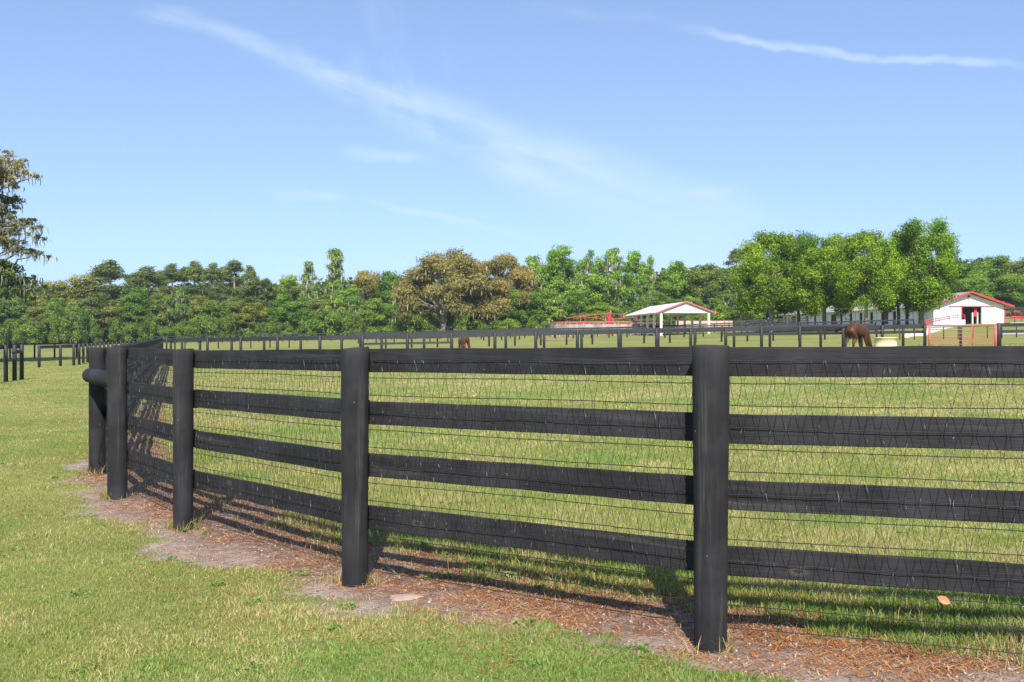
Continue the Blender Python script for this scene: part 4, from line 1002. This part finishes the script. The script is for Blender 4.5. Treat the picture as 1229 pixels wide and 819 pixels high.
# shade trees in front of the barn
SH = [(925, 278, 88, 128, (1, 1, 1), 'leftmost large green shade tree before the barn, its left side pale'), (958, 281, 66, 135, (.75, .85, .9), 'darker green shade tree half hidden between the two leftmost ones'),
      (990, 280, 80, 124, (1.1, 1.08, 1), 'broad green shade tree directly above the left half of the barn roof'), (1040, 277, 78, 118, (1.12, 1.1, 1), 'shade tree with a pale trunk standing behind the grazing bay horse'),
      (1078, 285, 62, 128, (.95, 1, 1), 'smaller shade tree between the pale-trunked one and the tallest one'), (1107, 260, 86, 120, (.95, 1, .95), 'tallest green shade tree nearest to the barn gable')]
for i, (px, tp, w, d, tn, lb) in enumerate(SH): tree('shade', px, tp, w, d, tn, lb, 'large shade trees before the barn', i % 3)

# mossy oak at the left edge, nearer
od = 68.0; ox = PX(-75, od); og = gzf(ox, od)
rl = np.random.default_rng(77); rr = random.Random(77)
oak = thing('live_oak', 'near mossy live oak reaching in from the left edge', 'tree', (ox, od, og))
def loc(px, py, dd=0): return np.array((PX(px, od) - ox, dd, EYE + (HZ - py) / F * od - og))
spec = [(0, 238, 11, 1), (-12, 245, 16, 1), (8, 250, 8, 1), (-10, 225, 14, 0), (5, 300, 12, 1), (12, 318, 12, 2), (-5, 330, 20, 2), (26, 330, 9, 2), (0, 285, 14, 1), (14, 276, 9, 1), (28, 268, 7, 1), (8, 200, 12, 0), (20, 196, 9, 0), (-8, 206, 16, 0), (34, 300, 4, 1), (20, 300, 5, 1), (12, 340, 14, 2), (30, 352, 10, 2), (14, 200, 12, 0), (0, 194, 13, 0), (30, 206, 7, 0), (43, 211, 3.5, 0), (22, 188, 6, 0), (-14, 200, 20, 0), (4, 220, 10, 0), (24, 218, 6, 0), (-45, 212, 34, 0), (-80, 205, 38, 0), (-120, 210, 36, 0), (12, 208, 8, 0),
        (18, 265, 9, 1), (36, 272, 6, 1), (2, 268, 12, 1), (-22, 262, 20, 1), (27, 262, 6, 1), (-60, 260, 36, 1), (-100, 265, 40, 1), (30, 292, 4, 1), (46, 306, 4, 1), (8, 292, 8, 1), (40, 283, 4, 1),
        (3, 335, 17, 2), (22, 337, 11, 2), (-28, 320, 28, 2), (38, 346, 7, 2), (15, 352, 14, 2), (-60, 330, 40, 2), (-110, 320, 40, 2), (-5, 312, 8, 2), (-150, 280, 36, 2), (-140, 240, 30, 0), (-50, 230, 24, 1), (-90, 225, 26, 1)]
mb = MB(); mb.tube([(0, 0, -.5), (.1, .1, 2), (0, 0, 4.5)], [1.0, .75, .6], 12)
vs_, cs_, anch = [], [], []
for (px, py, r, k) in spec:
    rm = r / F * od; subs = []
    for q in range(max(4, int(rm * rm * 9))):
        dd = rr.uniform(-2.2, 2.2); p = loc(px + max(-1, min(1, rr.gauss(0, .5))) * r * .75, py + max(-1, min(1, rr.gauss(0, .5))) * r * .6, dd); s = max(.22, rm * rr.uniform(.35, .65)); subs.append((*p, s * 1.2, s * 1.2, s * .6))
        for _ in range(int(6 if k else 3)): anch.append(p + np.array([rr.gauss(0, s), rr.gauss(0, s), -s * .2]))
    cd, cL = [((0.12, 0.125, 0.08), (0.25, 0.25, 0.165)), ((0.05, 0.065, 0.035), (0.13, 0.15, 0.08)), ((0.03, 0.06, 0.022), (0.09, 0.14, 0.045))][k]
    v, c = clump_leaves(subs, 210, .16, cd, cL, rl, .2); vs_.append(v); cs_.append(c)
    limb(mb, (0, 0, 4.2) if r > 9 else loc(px - 28, py + 12), loc(px, py), .22 if r > 9 else .07, .02, rr, 5, .2)
mb.build('trunk', M_bark, oak, True)
obj('crown', quads_mesh('crown', np.concatenate(vs_), np.concatenate(cs_), M_leaf), oak)
obj('spanish_moss', moss_mesh(np.array(anch), .6, .07, rl, (0.17, 0.165, 0.13)), oak)

# deep woods behind the front trees: one uncountable mass
n = 190000; rl = np.random.default_rng(9)
wx_ = rl.uniform(-190, 230, n); wy_ = rl.uniform(262, 300, n) - .02 * np.abs(wx_)
hmax = 10.5 + 4.5 * vnoise(wx_, wy_, .09) + 3 * vnoise(wx_, wy_, .3)
hmax = hmax - 7 * np.exp(-((wx_ - 32) / 5) ** 2)
zz_ = hmax * rl.random(n) ** .85
cc_ = lerp((0.025, 0.05, 0.015), (0.10, 0.15, 0.04), rl.random(n)) * (.6 + .8 * vnoise(wx_, zz_ * 4, .15))[:, None]
v, c = leaf_quads(np.stack([wx_, wy_, gz(wx_, wy_) + zz_], 1), 1.1, cc_, rl)
tag(obj('deep_woods', quads_mesh('deep_woods', v, c, M_leaf)), 'dense dark woodland filling in behind the front rank of trees', 'woods', None, 'stuff')

# ------------------------------------------------------------------ thin air over the whole place
def haze():
    mb = MB(); mb.box((0, 800, 27), (3300, 2400, 90)); m = bpy.data.materials.new('pale_air'); m.use_nodes = True; t = NT(m.node_tree); t.n.clear()
    o = t.n.new('ShaderNodeOutputMaterial'); v = t.n.new('ShaderNodeVolumePrincipled'); v.inputs['Color'].default_value = (.80, .90, 1, 1); v.inputs['Density'].default_value = HAZE; v.inputs['Anisotropy'].default_value = .2
    t.l.new(v.outputs[0], o.inputs['Volume']); tag(mb.build('haze', m), 'thin pale haze softening the far woods', None, None, 'stuff')
HAZE = 0.0002
haze()
